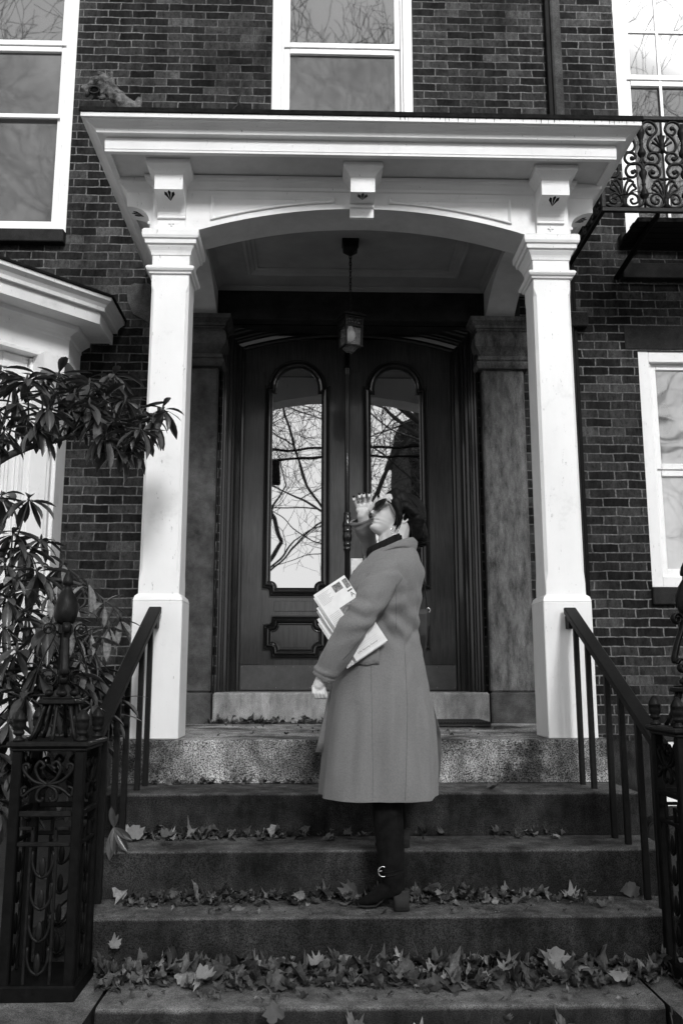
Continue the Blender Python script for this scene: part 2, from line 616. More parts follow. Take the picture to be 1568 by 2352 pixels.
# ================================================================== ground and street
struct(MB().add([(-120, -120, -1.40), (120, -120, -1.40), (120, 60, -1.40), (-120, 60, -1.40)], [(0, 1, 2, 3)]).build('ground', 'soil'))
struct(MB().box(-60, 60, 0.2, 3.05, -1.39, -1.30, 0).build('pavement', 'pavement'))
struct(MB().add([(-60, -9, -1.38), (60, -9, -1.38), (60, 0.0, -1.38), (-60, 0.0, -1.38)], [(0, 1, 2, 3)]).build('road', 'asphalt'))
struct(MB().box(-60, 60, 0.0, 0.2, -1.39, -1.27, 0.01).build('kerb', 'granite_mid'))
struct(MB().box(-12, -1.3, 3.62, 6.19, -1.39, -0.62).box(1.3, 12, 3.62, 6.19, -1.39, -0.80).build('garden_bed', 'soil'))

# ================================================================== brick house
HZ0, HZ1 = -1.4, 9.0
house = thing('brick_house', 'dark brick town house front with pale mortar behind the white porch', 'house', (0, WY, -1.4))
def wall_panels(name, x0, x1, z0, z1, holes, Y, depth, mat, parent):
    xs = sorted({x0, x1} | {h[0] for h in holes} | {h[1] for h in holes})
    zs = sorted({z0, z1} | {h[2] for h in holes} | {h[3] for h in holes})
    m = MB()
    for i in range(len(xs) - 1):
        for j in range(len(zs) - 1):
            cx, cz = (xs[i] + xs[i + 1]) / 2, (zs[j] + zs[j + 1]) / 2
            if any(h[0] < cx < h[1] and h[2] < cz < h[3] for h in holes):
                continue
            m.add([(xs[i], Y, zs[j]), (xs[i + 1], Y, zs[j]), (xs[i + 1], Y, zs[j + 1]), (xs[i], Y, zs[j + 1])], [(0, 1, 2, 3)])
    for (a, b, c, d) in holes:
        m.add([(a, Y, c), (a, Y + depth, c), (a, Y + depth, d), (a, Y, d)], [(0, 1, 2, 3)])
        m.add([(b, Y, c), (b, Y + depth, c), (b, Y + depth, d), (b, Y, d)], [(0, 1, 2, 3)])
        m.add([(a, Y, d), (a, Y + depth, d), (b, Y + depth, d), (b, Y, d)], [(0, 1, 2, 3)])
        m.add([(a, Y, c), (a, Y + depth, c), (b, Y + depth, c), (b, Y, c)], [(0, 1, 2, 3)])
    return m.build(name, mat, parent)
W_L = (-3.55, -2.13, 3.57, 6.6)
W_C = (-0.615, 0.49, 3.57, 6.6)
W_R = (2.095, 3.35, 3.60, 6.8)
W_G = (2.125, 3.30, 0.93, 2.69)
W_B = (2.05, 2.95, -0.55, -0.12)
DOOR = (-0.93, 0.91, 0.0, 2.92)
wall_panels('wall', -7, 7, -0.13, HZ1, [W_L, W_C, W_R, W_G, DOOR], WY, 0.35, 'brick', house)
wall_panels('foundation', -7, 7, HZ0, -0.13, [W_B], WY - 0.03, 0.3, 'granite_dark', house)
MB().box(-7, 7, 6.55, 12, HZ0, HZ1).build('inner_block', 'dark_room', house)
MB().box(-7.2, 7.2, 5.9, 12.2, HZ1, HZ1 + 0.2).build('roof', 'roof_metal', house)

def window(name, hole, meet, glasses, label, muntins=(), storm=None, frame=0.075, y_in=0.05, sash=0.045):
    """hole in the wall; outer casing, two sashes, panes"""
    x0, x1, z0, z1 = hole
    y = WY + y_in
    o = MB()
    f = frame
    prof_boxes = [(x0, x0 + f, z0, z1), (x1 - f, x1, z0, z1)]
    for a, b, c, d in prof_boxes:
        o.box(a, b, y - 0.035, y + 0.06, c, d, 0.004)
    o.box(x0 + f, x1 - f, y - 0.033, y + 0.06, z0, z0 + f * 0.9, 0.004)
    o.box(x0 + f, x1 - f, y - 0.033, y + 0.06, z1 - f, z1, 0.004)
    # stepped inner bead
    for a, b in ((x0 + f, x0 + f + 0.018), (x1 - f - 0.018, x1 - f)):
        o.box(a, b, y - 0.012, y + 0.06, z0 + f * 0.9, z1 - f, 0.003)
    fr = o.build('window', 'white_paint', house)
    if label:
        fr['label'] = label
    a, b = x0 + f + 0.018, x1 - f - 0.018
    sb = MB()
    s = sash
    up_y = y + 0.012
    lo_y = y + 0.028
    for (zz0, zz1, yy) in ((meet, z1 - f, up_y), (z0 + f * 0.9, meet, lo_y)):
        sb.box(a, a + s, yy, yy + 0.03, zz0, zz1, 0.003)
        sb.box(b - s, b, yy, yy + 0.03, zz0, zz1, 0.003)
    sb.box(a + s, b - s, up_y - 0.002, up_y + 0.028, meet - 0.002, meet + 0.042, 0.003)
    sb.box(a + s, b - s, lo_y - 0.008, lo_y + 0.026, meet - 0.05, meet - 0.006, 0.003)
    sb.box(a + s, b - s, up_y, up_y + 0.03, z1 - f - s, z1 - f, 0.003)
    sb.box(a + s, b - s, lo_y, lo_y + 0.03, z0 + f * 0.9, z0 + f * 0.9 + s * 1.4, 0.003)
    so = sb.build('sash', 'white_paint', fr)
    for (kind, c, d, yy) in ((glasses[0], meet + 0.04, z1 - f - s, up_y + 0.018), (glasses[1], z0 + f + s, meet - 0.05, lo_y + 0.018)):
        g = MB().add([(a + s - 0.002, yy, c), (b - s + 0.002, yy, c), (b - s + 0.002, yy, d), (a + s - 0.002, yy, d)], [(0, 1, 2, 3)])
        g.build('pane', kind, fr)
    if muntins:
        mb = MB()
        for (ax, p, q, r_) in muntins:
            if ax == 'v':
                mb.box(p - 0.011, p + 0.011, up_y + 0.006, up_y + 0.016, q, r_, 0.002)
            else:
                mb.box(a + s, b - s, up_y + 0.0065, up_y + 0.0155, p - 0.011, p + 0.011, 0.002)
        mb.build('muntin', 'white_paint', fr)
    if storm is not None:
        MB().box(a, b, y + 0.004, y + 0.02, storm - 0.018, storm + 0.018, 0.003).box(
            a, a + 0.02, y + 0.005, y + 0.02, z0 + f, meet - 0.05, 0.002).box(b - 0.02, b, y + 0.005, y + 0.02, z0 + f, meet - 0.05, 0.002).build('storm_bar', 'white_paint', fr)
    return fr
window('window', W_L, 5.19, ('glass_upper', 'glass_shade'), 'tall upper window over the bay roof', storm=4.57)
window('window', W_C, 5.215, ('glass_upper', 'glass_shade'), 'upper window above the porch roof', storm=None)
window('window', W_R, 4.985, ('glass_upper', 'glass_upper'), 'french window behind the iron balcony',
       muntins=(('v', 2.47, 3.5, 6.7), ('v', 2.86, 3.5, 6.7), ('h', 5.42, 0, 0), ('h', 5.9, 0, 0), ('h', 6.3, 0, 0)))
window('window', W_G, 1.80, ('glass_ground', 'glass_ground'), 'ground floor window on the right', frame=0.085)
MB().box(2.05, 2.95, WY - 0.01, WY + 0.03, -0.21, -0.13).box(2.05, 2.95, WY - 0.01, WY + 0.03, -0.55, -0.48).box(2.05, 2.12, WY - 0.012, WY + 0.03, -0.48, -0.21).build('cellar_window', 'white_paint', house)
# stone sills and lintels
for (a, b, c, d, pr) in ((-3.65, -2.125, 3.465, 3.565, 0.07), (-0.70, 0.57, 3.465, 3.565, 0.07), (2.115, 3.4, 0.805, 0.925, 0.035), (2.03, 3.4, 2.695, 2.885, 0.004),
                         (2.03, 3.45, 3.235, 3.355, 0.07), (2.03, 3.45, 3.49, 3.598, 0.07)):
    MB().box(a, b, WY - pr, WY + 0.12, c, d, 0.006).build('stone_sill' if pr > 0.01 else 'stone_lintel', 'brownstone_dark', house)
# patch of old render above the bay roof and a small service box high on the porch wall
pts = [(-1.60, 2.93), (-1.48, 2.86), (-1.475, 3.03), (-1.485, 3.16), (-1.50, 3.17), (-1.56, 3.165), (-1.60, 3.17), (-1.66, 3.14), (-1.645, 3.03)]
MB().prism(pts, WY - 0.008, WY + 0.01).build('render_patch', 'brownstone', house)['label'] = 'pale flaking patch of render beside the porch'

# ---- door surround : brownstone piers, lintel, granite threshold
PY = 6.10
def pier(x0, x1, inner):
    """inner = side of the doorway (+1: right edge of the left pier)"""
    m = MB().box(x0, x1, PY, WY + 0.25, 0.205, 2.492, 0.012)
    BM = 'brownstone_worn' if inner < 0 else 'brownstone'
    p = m.build('pier', BM, house)
    p['label'] = 'weathered stone door pier with cracked cap' if inner < 0 else 'stone door pier left of the doors'
    MB().box(x0 - 0.004, x1 + 0.006, PY - 0.018, WY + 0.25, -0.01, 0.203, 0.01).build('pier_base', 'brownstone', p)
    e = [(x0, WY), (x0, PY), (x1, PY), (x1, WY + 0.2)]
    prof = [(-0.02, 2.494), (0.028, 2.494), (0.04, 2.512), (0.044, 2.53), (0.036, 2.545), (0.018, 2.548), (0.03, 2.56), (0.028, 2.585), (0.006, 2.595),
            (0.02, 2.62), (0.048, 2.655), (0.056, 2.70), (0.048, 2.745), (0.03, 2.765), (0.028, 2.775), (0.038, 2.777), (0.038, 2.79), (0.05, 2.792),
            (0.052, 2.81), (0.075, 2.832), (0.085, 2.836), (0.087, 2.868), (-0.02, 2.868)]
    c = MB().sweep(e, prof, *XY)
    c.prismz([(x0 + 0.01, PY + 0.01), (x1 - 0.01, PY + 0.01), (x1 - 0.01, WY + 0.2), (x0 + 0.01, WY + 0.2)], 2.49, 2.867)
    c.build('capital', BM, p)
pier(-1.26, -0.955, 1)
pier(0.94, 1.245, -1)
MB().box(-1.26, 1.24, PY + 0.02, WY + 0.2, 2.871, 3.20, 0.006).build('door_lintel', 'brownstone_dark', house)
th = MB().box(-0.935, 0.925, PY - 0.015, 6.62, 0.0, 0.203, 0.012).build('threshold', 'granite_sill', house)

# ---- door frame: segmental arch with stepped mouldings
DYF = 6.50
def seg(x0, x1, zs, rise, n=18, x_from=None):
    """points of a segmental arch from (x0, zs) to (x1, zs)"""
    c = (x0 + x1) / 2
    h = (x1 - x0) / 2
    rad = (h * h + rise * rise) / (2 * rise)
    a = math.asin(h / rad)
    return [(c + rad * math.sin(-a + 2 * a * i / n), zs + rise - rad + rad * math.cos(-a + 2 * a * i / n)) for i in range(n + 1)]
DX0, DX1 = -0.80, 0.775
jp = [(DX0, 0.20)] + seg(DX0, DX1, 2.765, 0.115) + [(DX1, 0.20)]
jp = [(x, z) for x, z in jp]
# direction up-left jamb then right: the right-hand normal points inwards, so walk the other way
path = list(reversed(jp))
prof = [(0, 0), (0, 0.022), (0.014, 0.03), (0.020, 0.055), (0.045, 0.060), (0.050, 0.085), (0.058, 0.095), (0.060, 0.12), (0.070, 0.125), (0.076, 0.15), (0.078, 0.17),
        (0.092, 0.176), (0.098, 0.20), (0.108, 0.21), (0.110, 0.24), (0.122, 0.25), (0.124, 0.29), (0.136, 0.30), (0.137, 0.36)]
MB().sweep(path, prof, *XZ, O=(0, DYF, 0)).build('door_frame', 'door_moulding', house)
sp = [(x, z + 0.10) for x, z in seg(DX0 - 0.10, DX1 + 0.10, 2.765, 0.115)] + [(DX1 + 0.13, 2.93), (DX0 - 0.13, 2.93)]
MB().prism(sp, 6.22, 6.5).build('frame_head', 'door_moulding', house)

# ---- the two leaves
def tomb(cx, hw, z0, zs, ra, notch, cr=0.05):
    """tall round-headed outline with scooped lower corners and stepped shoulders, clockwise"""
    P = []
    x0, x1 = cx - hw, cx + hw
    for i in range(7):
        a = PI / 2 * i / 6
        P.append((x0 + cr * math.cos(a), z0 + cr * math.sin(a)))     # from (x0+cr, z0) to (x0, z0+cr)
    P.append((x0, zs - notch))
    P.append((cx - ra, zs - notch))
    P.append((cx - ra, zs))
    for i in range(1, 24):
        a = PI - PI * i / 24
        P.append((cx + ra * math.cos(a), zs + ra * math.sin(a)))
    P += [(cx + ra, zs), (cx + ra, zs - notch), (x1, zs - notch)]
    for i in range(7):
        a = PI - PI / 2 * (i / 6)
        a = PI / 2 + PI / 2 * (i / 6)
        P.append((x1 + cr * math.cos(a) * 1.0, z0 + cr * math.sin(a)))
    return P
def octo(x0, x1, z0, z1, cr):
    P = []
    def arc(cx, cz, a0, a1):
        for i in range(7):
            a = R(a0 + (a1 - a0) * i / 6)
            P.append((cx + cr * math.cos(a), cz + cr * math.sin(a)))
    arc(x0, z0, 0, 90)
    arc(x0, z1, -90, 0)
    arc(x1, z1, 180, 270)
    arc(x1, z0, 90, 180)
    return P
MOULD = [(-0.002, 0.0), (-0.002, 0.008), (0.004, 0.012), (0.010, 0.010), (0.013, 0.014), (0.020, 0.030), (0.028, 0.034), (0.034, 0.030), (0.037, 0.018), (0.043, 0.022), (0.050, 0.028), (0.056, 0.022), (0.060, 0.010), (0.066, 0.010), (0.068, 0.0)]
def leaf(x0, x1, cx, label):
    top = [p for p in seg(DX0, DX1, 2.765, 0.115, 40) if x0 - 0.01 < p[0] < x1 + 0.01]
    poly = [(x0, 0.207)] + [(max(min(p[0], x1), x0), p[1]) for p in top] + [(x1, 0.207)]
    d = MB().prism(poly, DYF, DYF + 0.05).build('door_leaf', 'door_wood', house)
    d['label'] = label
    T = tomb(cx, 0.186, 0.945, 2.47, 0.158, 0.045)
    MB().add([(x, DYF - 0.004, z) for x, z in T], [tuple(range(len(T)))]).build('glass_pane', 'glass_door', d)
    MB().sweep(T, [(-a, b) for a, b in MOULD], *XZ, O=(0, DYF, 0), closed=True, smooth=False).build('glass_moulding', 'door_moulding', d)
    O1 = octo(cx - 0.172, cx + 0.172, 0.50, 0.68, 0.055)
    MB().sweep(O1, [(-a, b) for a, b in MOULD], *XZ, O=(0, DYF, 0), closed=True).build('panel_moulding', 'door_moulding', d)
    O2 = octo(cx - 0.15, cx + 0.15, 0.515, 0.665, 0.05)
    MB().add([(x, DYF - 0.008, z) for x, z in O2] + [(x, DYF - 0.001, z) for x, z in O2],
             [tuple(range(len(O2)))] + [(i, (i + 1) % len(O2), (i + 1) % len(O2) + len(O2), i + len(O2)) for i in range(len(O2))]).build('raised_panel', 'door_wood', d)
    # rail and stile joints: shallow raised boards
    rb = MB()
    rb.box(cx - 0.155, cx + 0.155, DYF - 0.005, DYF, 0.775, 0.850, 0.002)
    rb.box(x0 + 0.004, cx - 0.247, DYF - 0.0035, DYF, 0.395, 2.60, 0.0015)
    rb.box(cx + 0.247, x1 - 0.004, DYF - 0.0035, DYF, 0.395, 2.60, 0.0015)
    rb.build('rail_board', 'door_wood', d)
    kp = MB().box(x0 + 0.008, x1 - 0.008, DYF - 0.006, DYF - 0.001, 0.215, 0.388, 0.001).build('kick_plate', 'kick_metal', house)
    for i in range(7):
        xx = x0 + 0.02 + (x1 - x0 - 0.04) * i / 6
        for zz in (0.228, 0.376):
            MB().ell((xx, DYF - 0.007, zz), (0.0035, 0.003, 0.0035), 8, 5).build('rivet', 'nickel', kp)
    return d
lL = leaf(DX0 + 0.003, -0.022, -0.398, 'left door leaf')
lR = leaf(-0.019, DX1 - 0.003, 0.345, 'right door leaf')
# turned astragal down the meeting line
prof = [(0.010, 0.21), (0.019, 0.215), (0.019, 1.22), (0.026, 1.225), (0.026, 1.24), (0.021, 1.25), (0.028, 1.26), (0.028, 1.275), (0.022, 1.285), (0.033, 1.30), (0.036, 1.335), (0.029, 1.355),
        (0.034, 1.365), (0.034, 1.375), (0.029, 1.385), (0.037, 1.405), (0.036, 1.43), (0.026, 1.45), (0.028, 1.46), (0.028, 1.475), (0.022, 1.485), (0.026, 1.495), (0.026, 1.505),
        (0.018, 1.515), (0.018, 2.58), (0.024, 2.59), (0.02, 2.60), (0.027, 2.615), (0.030, 2.63), (0.022, 2.645), (0.018, 2.65), (0.018, 2.86)]
MB().lathe(prof, (-0.020, DYF - 0.006, 0), 20).box(-0.028, -0.012, DYF - 0.006, DYF + 0.01, 0.21, 2.85).build('meeting_bead', 'door_moulding', lL)
lp = MB().box(0.006, 0.094, DYF - 0.010, DYF - 0.004, 0.99, 1.165, 0.002).build('lock_plate', 'plate_metal', lR)
kn = MB().lathe([(0.008, -0.012), (0.024, -0.016), (0.026, -0.022), (0.020, -0.028), (0.010, -0.030)], (0.045, DYF - 0.002, 1.055), 16, 'Y')
for xx in (0.016, 0.084):
    MB().ell((xx, DYF - 0.011, 1.153), (0.003, 0.002, 0.003), 8, 4).build('screw', 'black_iron', lR)
kn.build('knob', 'black_iron', lR)

# ================================================================== white porch (portico)
porch = thing('porch', 'white wooden porch with arched front, flat roof and bracketed cornice', 'porch', (0, 4.62, 0))
CXL, CXR, CYC = -1.068, 1.072, 4.765
def sq(cx, cy, h, ch=0.0):
    if ch <= 0:
        return [(cx - h, cy - h), (cx + h, cy - h), (cx + h, cy + h), (cx - h, cy + h)]
    return [(cx - h + ch, cy - h), (cx + h - ch, cy - h), (cx + h, cy - h + ch), (cx + h, cy + h - ch), (cx + h - ch, cy + h), (cx - h + ch, cy + h), (cx - h, cy + h - ch), (cx - h, cy - h + ch)]
def loop(cx, cy, h):
    return [(cx - h, cy - h), (cx + h, cy - h), (cx + h, cy + h), (cx - h, cy + h)]
def column(cx, label):
    m = MB()
    m.box(cx - 0.128, cx + 0.128, CYC - 0.128, CYC + 0.128, 0.0, 0.700, 0.004)
    c = m.build('column', 'white_paint', porch)
    c['label'] = label
    s = MB()
    # bevelled shoulder between pedestal and shaft
    s.sweep(loop(cx, CYC, 0.106), [(0.020, 0.699), (0.022, 0.702), (0.015, 0.725), (0.004, 0.735), (0.0, 0.738), (0.0, 0.75)], *XY, closed=True)
    rs = []
    for z, h, ch in ((0.735, 0.1065, 0.004), (0.80, 0.1065, 0.004), (0.86, 0.106, 0.016), (2.42, 0.104, 0.016), (2.46, 0.104, 0.002), (2.78, 0.104, 0.002)):
        rs.append([(x, y, z) for x, y in sq(cx, CYC, h, ch)])
    s.rings(rs, True, True, False)
    s.build('shaft', 'white_paint', c)
    k = MB()
    k.sweep(loop(cx, CYC, 0.103), [(0.0, 2.520), (0.012, 2.522), (0.014, 2.532), (0.024, 2.537), (0.030, 2.547), (0.030, 2.556), (0.022, 2.566), (0.0, 2.570)], *XY, closed=True)
    k.sweep(loop(cx, CYC, 0.103), [(0.0, 2.632), (0.006, 2.634), (0.008, 2.648), (0.012, 2.660), (0.024, 2.680), (0.026, 2.690), (0.038, 2.692), (0.040, 2.716), (0.050, 2.720),
                                    (0.054, 2.734), (0.054, 2.762), (0.046, 2.775), (-0.05, 2.782)], *XY, closed=True)
    k.build('capital', 'white_paint', c)
column(CXL, 'left porch column')
column(CXR, 'right porch column, its lower left face in shade')

# entablature: front beam with segmental arch, side beams
FX0, FX1, FYa, FYb = -1.178, 1.182, 4.655, 4.90
AX0, AX1 = -0.93, 0.935
ARC = seg(AX0, AX1, 2.785, 0.145, 36)
ZS = 3.105
poly = [(FX0, 2.781), (AX0, 2.781)] + ARC + [(AX1, 2.781), (FX1, 2.781), (FX1, ZS), (FX0, ZS)]
fb = MB()
n = len(ARC)
def strip(y, flip):
    vs, fs = [], []
    for x, z in ARC:
        vs += [(x, y, z), (x, y, ZS)]
    for i in range(n - 1):
        fs.append((2 * i, 2 * i + 2, 2 * i + 3, 2 * i + 1))
    fb.add(vs, fs)
    for a, b in ((FX0, AX0), (AX1, FX1)):
        fb.add([(a, y, 2.781), (b, y, 2.781), (b, y, ZS), (a, y, ZS)], [(0, 1, 2, 3)])
strip(FYa, 0)
strip(FYb, 1)
vs, fs = [], []
for x, z in ARC:
    vs += [(x, FYa, z), (x, FYb, z)]
for i in range(n - 1):
    fs.append((2 * i, 2 * i + 1, 2 * i + 3, 2 * i + 2))
beam_front = fb.build('front_beam', 'white_paint', porch)
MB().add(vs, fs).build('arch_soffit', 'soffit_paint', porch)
for sx, (xa, xb) in ((-1, (FX0, -0.975)), (1, (0.975, FX1))):
    A = seg(FYb, 6.085, 2.875, 0.17, 20)
    m = MB()
    for x in (xa, xb):
        vs, fs = [], []
        for y, z in A:
            vs += [(x, y, z), (x, y, ZS)]
        m.add(vs, [(2 * i, 2 * i + 2, 2 * i + 3, 2 * i + 1) for i in range(len(A) - 1)])
        m.add([(x, 6.085, 2.875), (x, WY + 0.02, 2.875), (x, WY + 0.02, ZS), (x, 6.085, ZS)], [(0, 1, 2, 3)])
    vs, fs = [], []
    for y, z in A:
        vs += [(xa, y, z), (xb, y, z)]
    m.add(vs, [(2 * i, 2 * i + 1, 2 * i + 3, 2 * i + 2) for i in range(len(A) - 1)])
    m.add([(xa, 6.085, 2.875), (xb, 6.085, 2.875), (xb, WY, 2.875), (xa, WY, 2.875)], [(0, 1, 2, 3)])
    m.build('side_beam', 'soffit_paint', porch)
# lower curved brace of each side beam resting on the pier
CP = [(-1.172, WY + 0.03), (-1.172, 4.60), (1.158, 4.60), (1.158, WY + 0.03)]
# frieze mould under the soffit
CPf = [(-1.178, WY - 0.0), (-1.178, FYa), (1.182, FYa), (1.182, WY - 0.0)]
MB().sweep(CPf, [(0.0, 3.028), (0.010, 3.032), (0.014, 3.046), (0.030, 3.060), (0.034, 3.064), (0.036, 3.078), (0.046, 3.082), (0.048, 3.098), (0.0, 3.098)], *XY).build('bed_moulding', 'white_paint', porch)
# flat soffit of the eaves and the boxed cornice
MB().sweep(CP, [(-0.10, 3.104), (0.225, 3.104)], *XY).build('eaves_soffit', 'soffit_paint', porch)
MB().sweep(CP, [(0.195, 3.1035), (0.195, 3.090), (0.222, 3.090), (0.224, 3.165), (0.218, 3.168), (0.218, 3.176), (0.262, 3.176), (0.264, 3.186), (0.268, 3.196), (0.280, 3.206), (0.300, 3.216), (0.314, 3.221), (0.316, 3.226)], *XY).build('cornice', 'white_paint', porch)
MB().sweep(CP, [(0.314, 3.2255), (0.330, 3.2255), (0.330, 3.250), (0.314, 3.250)], *XY).build('drip_edge', 'white_paint', porch)
rf = MB().sweep(CP, [(0.312, 3.251), (0.338, 3.251), (0.338, 3.276), (-0.9, 3.41)], *XY)
rf.add([(-0.3, 5.45, 3.41), (0.3, 5.45, 3.41), (0.3, WY + 0.02, 3.41), (-0.3, WY + 0.02, 3.41)], [(0, 1, 2, 3)])
rf.build('roof', 'roof_metal', porch)
# tar runs down the drip edge
random.seed(5)
tr = MB()
top_, low_ = [], []
x = -1.49
while x < 1.44:
    step = random.uniform(0.012, 0.05) * (1 if x > 0.1 else 2.6)
    w = random.choice((0.0015, 0.002, 0.003, 0.005))
    d = random.uniform(0.006, 0.026) * (1 if x > 0.1 else 0.4)
    for dx, dd in ((0, 0.0025), (step, 0.002), (step + w * 0.3, d), (step + w * 0.7, d), (step + w, 0.002)):
        if dx == 0 and low_:
            continue
        top_.append((x + dx, 4.2680, 3.2512))
        low_.append((x + dx, 4.2680, 3.2507 - dd))
    x += step + w
tr.rings([top_, low_], False, False, False)
tr.build('tar_run', 'roof_metal', porch)
# ceiling with a moulded coffer
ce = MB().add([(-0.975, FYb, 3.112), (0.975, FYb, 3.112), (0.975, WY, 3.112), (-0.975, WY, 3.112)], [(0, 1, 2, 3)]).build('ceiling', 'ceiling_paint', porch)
cf = MB()
lp_ = [(-0.975, 4.9), (-0.975, 6.118), (0.975, 6.118), (0.975, 4.9)]
cf.sweep(lp_, [(0.0, 3.088), (0.012, 3.088), (0.018, 3.094), (0.030, 3.098), (0.034, 3.104), (0.045, 3.108), (0.045, 3.113)], *XY)
cf.sweep([(-0.74, 5.14), (-0.74, 5.86), (0.74, 5.86), (0.74, 5.14)], [(0.0, 3.113), (0.0, 3.082), (0.020, 3.078), (0.034, 3.088), (0.05, 3.092), (0.058, 3.101), (0.078, 3.104), (0.080, 3.113)], *XY, closed=True)
cf.build('ceiling_moulding', 'ceiling_paint', ce)

# brackets
def bracket(cx, w, zb, side=0, cy=None):
    """front bracket in YZ; side = +-1 turns it to the porch's flank"""
    P = [(0.06, zb), (0.022, zb), (0.020, zb + 0.055), (0.034, zb + 0.058), (0.034, zb + 0.072), (0.024, zb + 0.076)]
    P = [(-y, z) for y, z in P]
    # rising concave belly up to the block
    z1 = 2.945
    for i in range(9):
        t = i / 8
        a = PI / 2 * t
        P.append((-0.028 - 0.125 * (1 - math.cos(a)), zb + 0.08 + (z1 - zb - 0.08) * math.sin(a)))
    P[0] = (0.0, zb)
    P += [(-0.155, z1), (-0.157, 3.035), (0.0, 3.035)]
    cap = [(0.0, 3.036), (-0.158, 3.036), (-0.164, 3.046), (-0.172, 3.056), (-0.190, 3.070), (-0.198, 3.074), (-0.200, 3.100), (0.0, 3.100)]
    m = MB()
    h = w / 2
    face = 0.0
    n = len(P)
    m.prismx(P, -h, h)
    # flared cap as mitred sweep
    loop3 = [(-h, 0.0), (-h, -0.157), (h, -0.157), (h, 0.0)]
    m.sweep(loop3, [(-0.02, 3.034), (0.003, 3.034), (0.008, 3.044), (0.018, 3.056), (0.034, 3.068), (0.040, 3.072), (0.042, 3.078), (0.042, 3.1025), (-0.06, 3.1025)], *XY)
    orn = MB()
    # incised spray of three petals on the belly, a small raised cross below
    def belly(t):
        a = PI / 2 * t
        return (-0.028 - 0.125 * (1 - math.cos(a)), zb + 0.08 + (z1 - zb - 0.08) * math.sin(a))
    for ang in (-34, 0, 34):
        for k in (0,):
            base = (0.0, 0.42)
            pts = []
            for (u, v) in ((0, 0), (0.005, 0.5), (0.009, 0.78), (0, 1.0), (-0.009, 0.78), (-0.005, 0.5)):
                a = R(ang)
                L = 0.048
                dx = u * math.cos(a) + v * L * math.sin(a)
                dz = -u * math.sin(a) + v * L * math.cos(a)
                t = 0.52 + dz / 0.11
                yy, zz = belly(min(t, 1))
                pts.append((dx, yy - 0.0025, zz))
            orn.add(pts, [tuple(range(6))])
    x_ = MB()
    if zb < 2.85:
        zc = zb + 0.028
        x_.box(-0.004, 0.004, -0.027, -0.018, zc - 0.016, zc + 0.016, 0.001)
        x_.box(-0.016, 0.016, -0.0275, -0.018, zc - 0.0035, zc + 0.0045, 0.001)
    if side == 0:
        M = Matrix.Translation((cx, FYa + 0.0, 0))
    elif side < 0:
        M = Matrix.Translation((FX0, cy, 0)) @ Matrix.Rotation(R(-90), 4, 'Z')
    else:
        M = Matrix.Translation((FX1, cy, 0)) @ Matrix.Rotation(R(90), 4, 'Z')
    b = m.transform(M).build('bracket', 'white_paint', porch)
    orn.transform(M).build('carved_spray', 'roof_metal', b)
    if x_.v:
        x_.transform(M).build('raised_cross', 'white_paint', b)
    return b
bracket(CXL, 0.155, 2.783)
bracket(CXR, 0.155, 2.783)
bracket(0.0, 0.135, 2.865)
for sx in (-1, 1):
    bracket(0, 0.15, 2.783, sx, CYC)
# thin applied moulding in the two spandrels
for sg in (-1, 1):
    xa, xb = (0.155, 0.855)
    ztop = 2.998
    lowarc = [(x, z + 0.035) for x, z in seg(AX0, AX1, 2.785, 0.145, 60) if xa <= x <= xb]
    P = [(xa, ztop)] + [(xa, min(lowarc[0][1], ztop - 0.012))] + [(x, min(z, ztop - 0.012)) for x, z in lowarc] + [(xb, lowarc[-1][1]), (xb, ztop)]
    P = [(x * sg, z) for x, z in P]
    if sg > 0:
        P = list(reversed(P))
    Q = []
    for p in P:
        if not Q or (abs(p[0] - Q[-1][0]) + abs(p[1] - Q[-1][1])) > 0.004:
            Q.append(p)
    MB().sweep(Q, [(0.0, 0.0), (0.001, 0.012), (0.004, 0.013), (0.018, 0.003), (0.019, 0.0)], *XZ, O=(0, FYa, 0), closed=True).build('spandrel_moulding', 'white_paint', porch)

# ================================================================== stone stoop
stoop = thing('stone_stoop', 'timeworn granite steps and landing leading up to the double doors', 'steps', (0, 3.0, -1.3))
def rough_box(x0, x1, y0, y1, z0, z1, seed, nx=60, amp=0.004, rad=0.012):
    """stone block whose front arris is rounded and slightly timeworn"""
    m = MB()
    prof = [(y0, z0), (y0 + 0.002, z0 + 0.02), (y0, (z0 + z1) / 2), (y0, z1 - rad * 1.6)]
    for i in range(5):
        a = PI / 2 * i / 4
        prof.append((y0 + rad - rad * math.cos(a), z1 - rad + rad * math.sin(a)))
    prof += [(y0 + 0.06, z1), (y0 + 0.15, z1 - 0.001), (y1, z1)]
    rs = []
    for k in range(nx + 1):
        x = x0 + (x1 - x0) * k / nx
        ring = []
        for (y, z) in prof:
            nn = mnoise.noise(Vector((x * 3.1 + seed, y * 3, z * 3))) * amp + mnoise.noise(Vector((x * 14 + seed, y * 9, z * 9))) * amp * 0.5
            w = 1.0 if z > z1 - 0.03 and y < y0 + 0.08 else 0.35
            ring.append((x, y + nn * w, z - abs(nn) * w if y > y0 else z))
        rs.append(ring)
    m.rings(rs, False, False, True)
    b = rs[0]
    m.add([*b, (x0, y1, z0)], [tuple(range(len(b) + 1))])
    b = rs[-1]
    m.add([*b, (x1, y1, z0)], [tuple(range(len(b) + 1))])
    return m
ST = [(4.22, -0.213), (3.89, -0.400), (3.59, -0.585), (3.21, -0.770)]
rough_box(-1.26, 1.255, 4.60, 6.19, -0.210, 0.0, 1).build('landing', 'granite_pale', stoop)
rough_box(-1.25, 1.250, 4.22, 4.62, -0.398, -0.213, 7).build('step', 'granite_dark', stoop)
rough_box(-1.25, 1.250, 3.89, 4.24, -0.583, -0.400, 13).build('step', 'granite_dark', stoop)
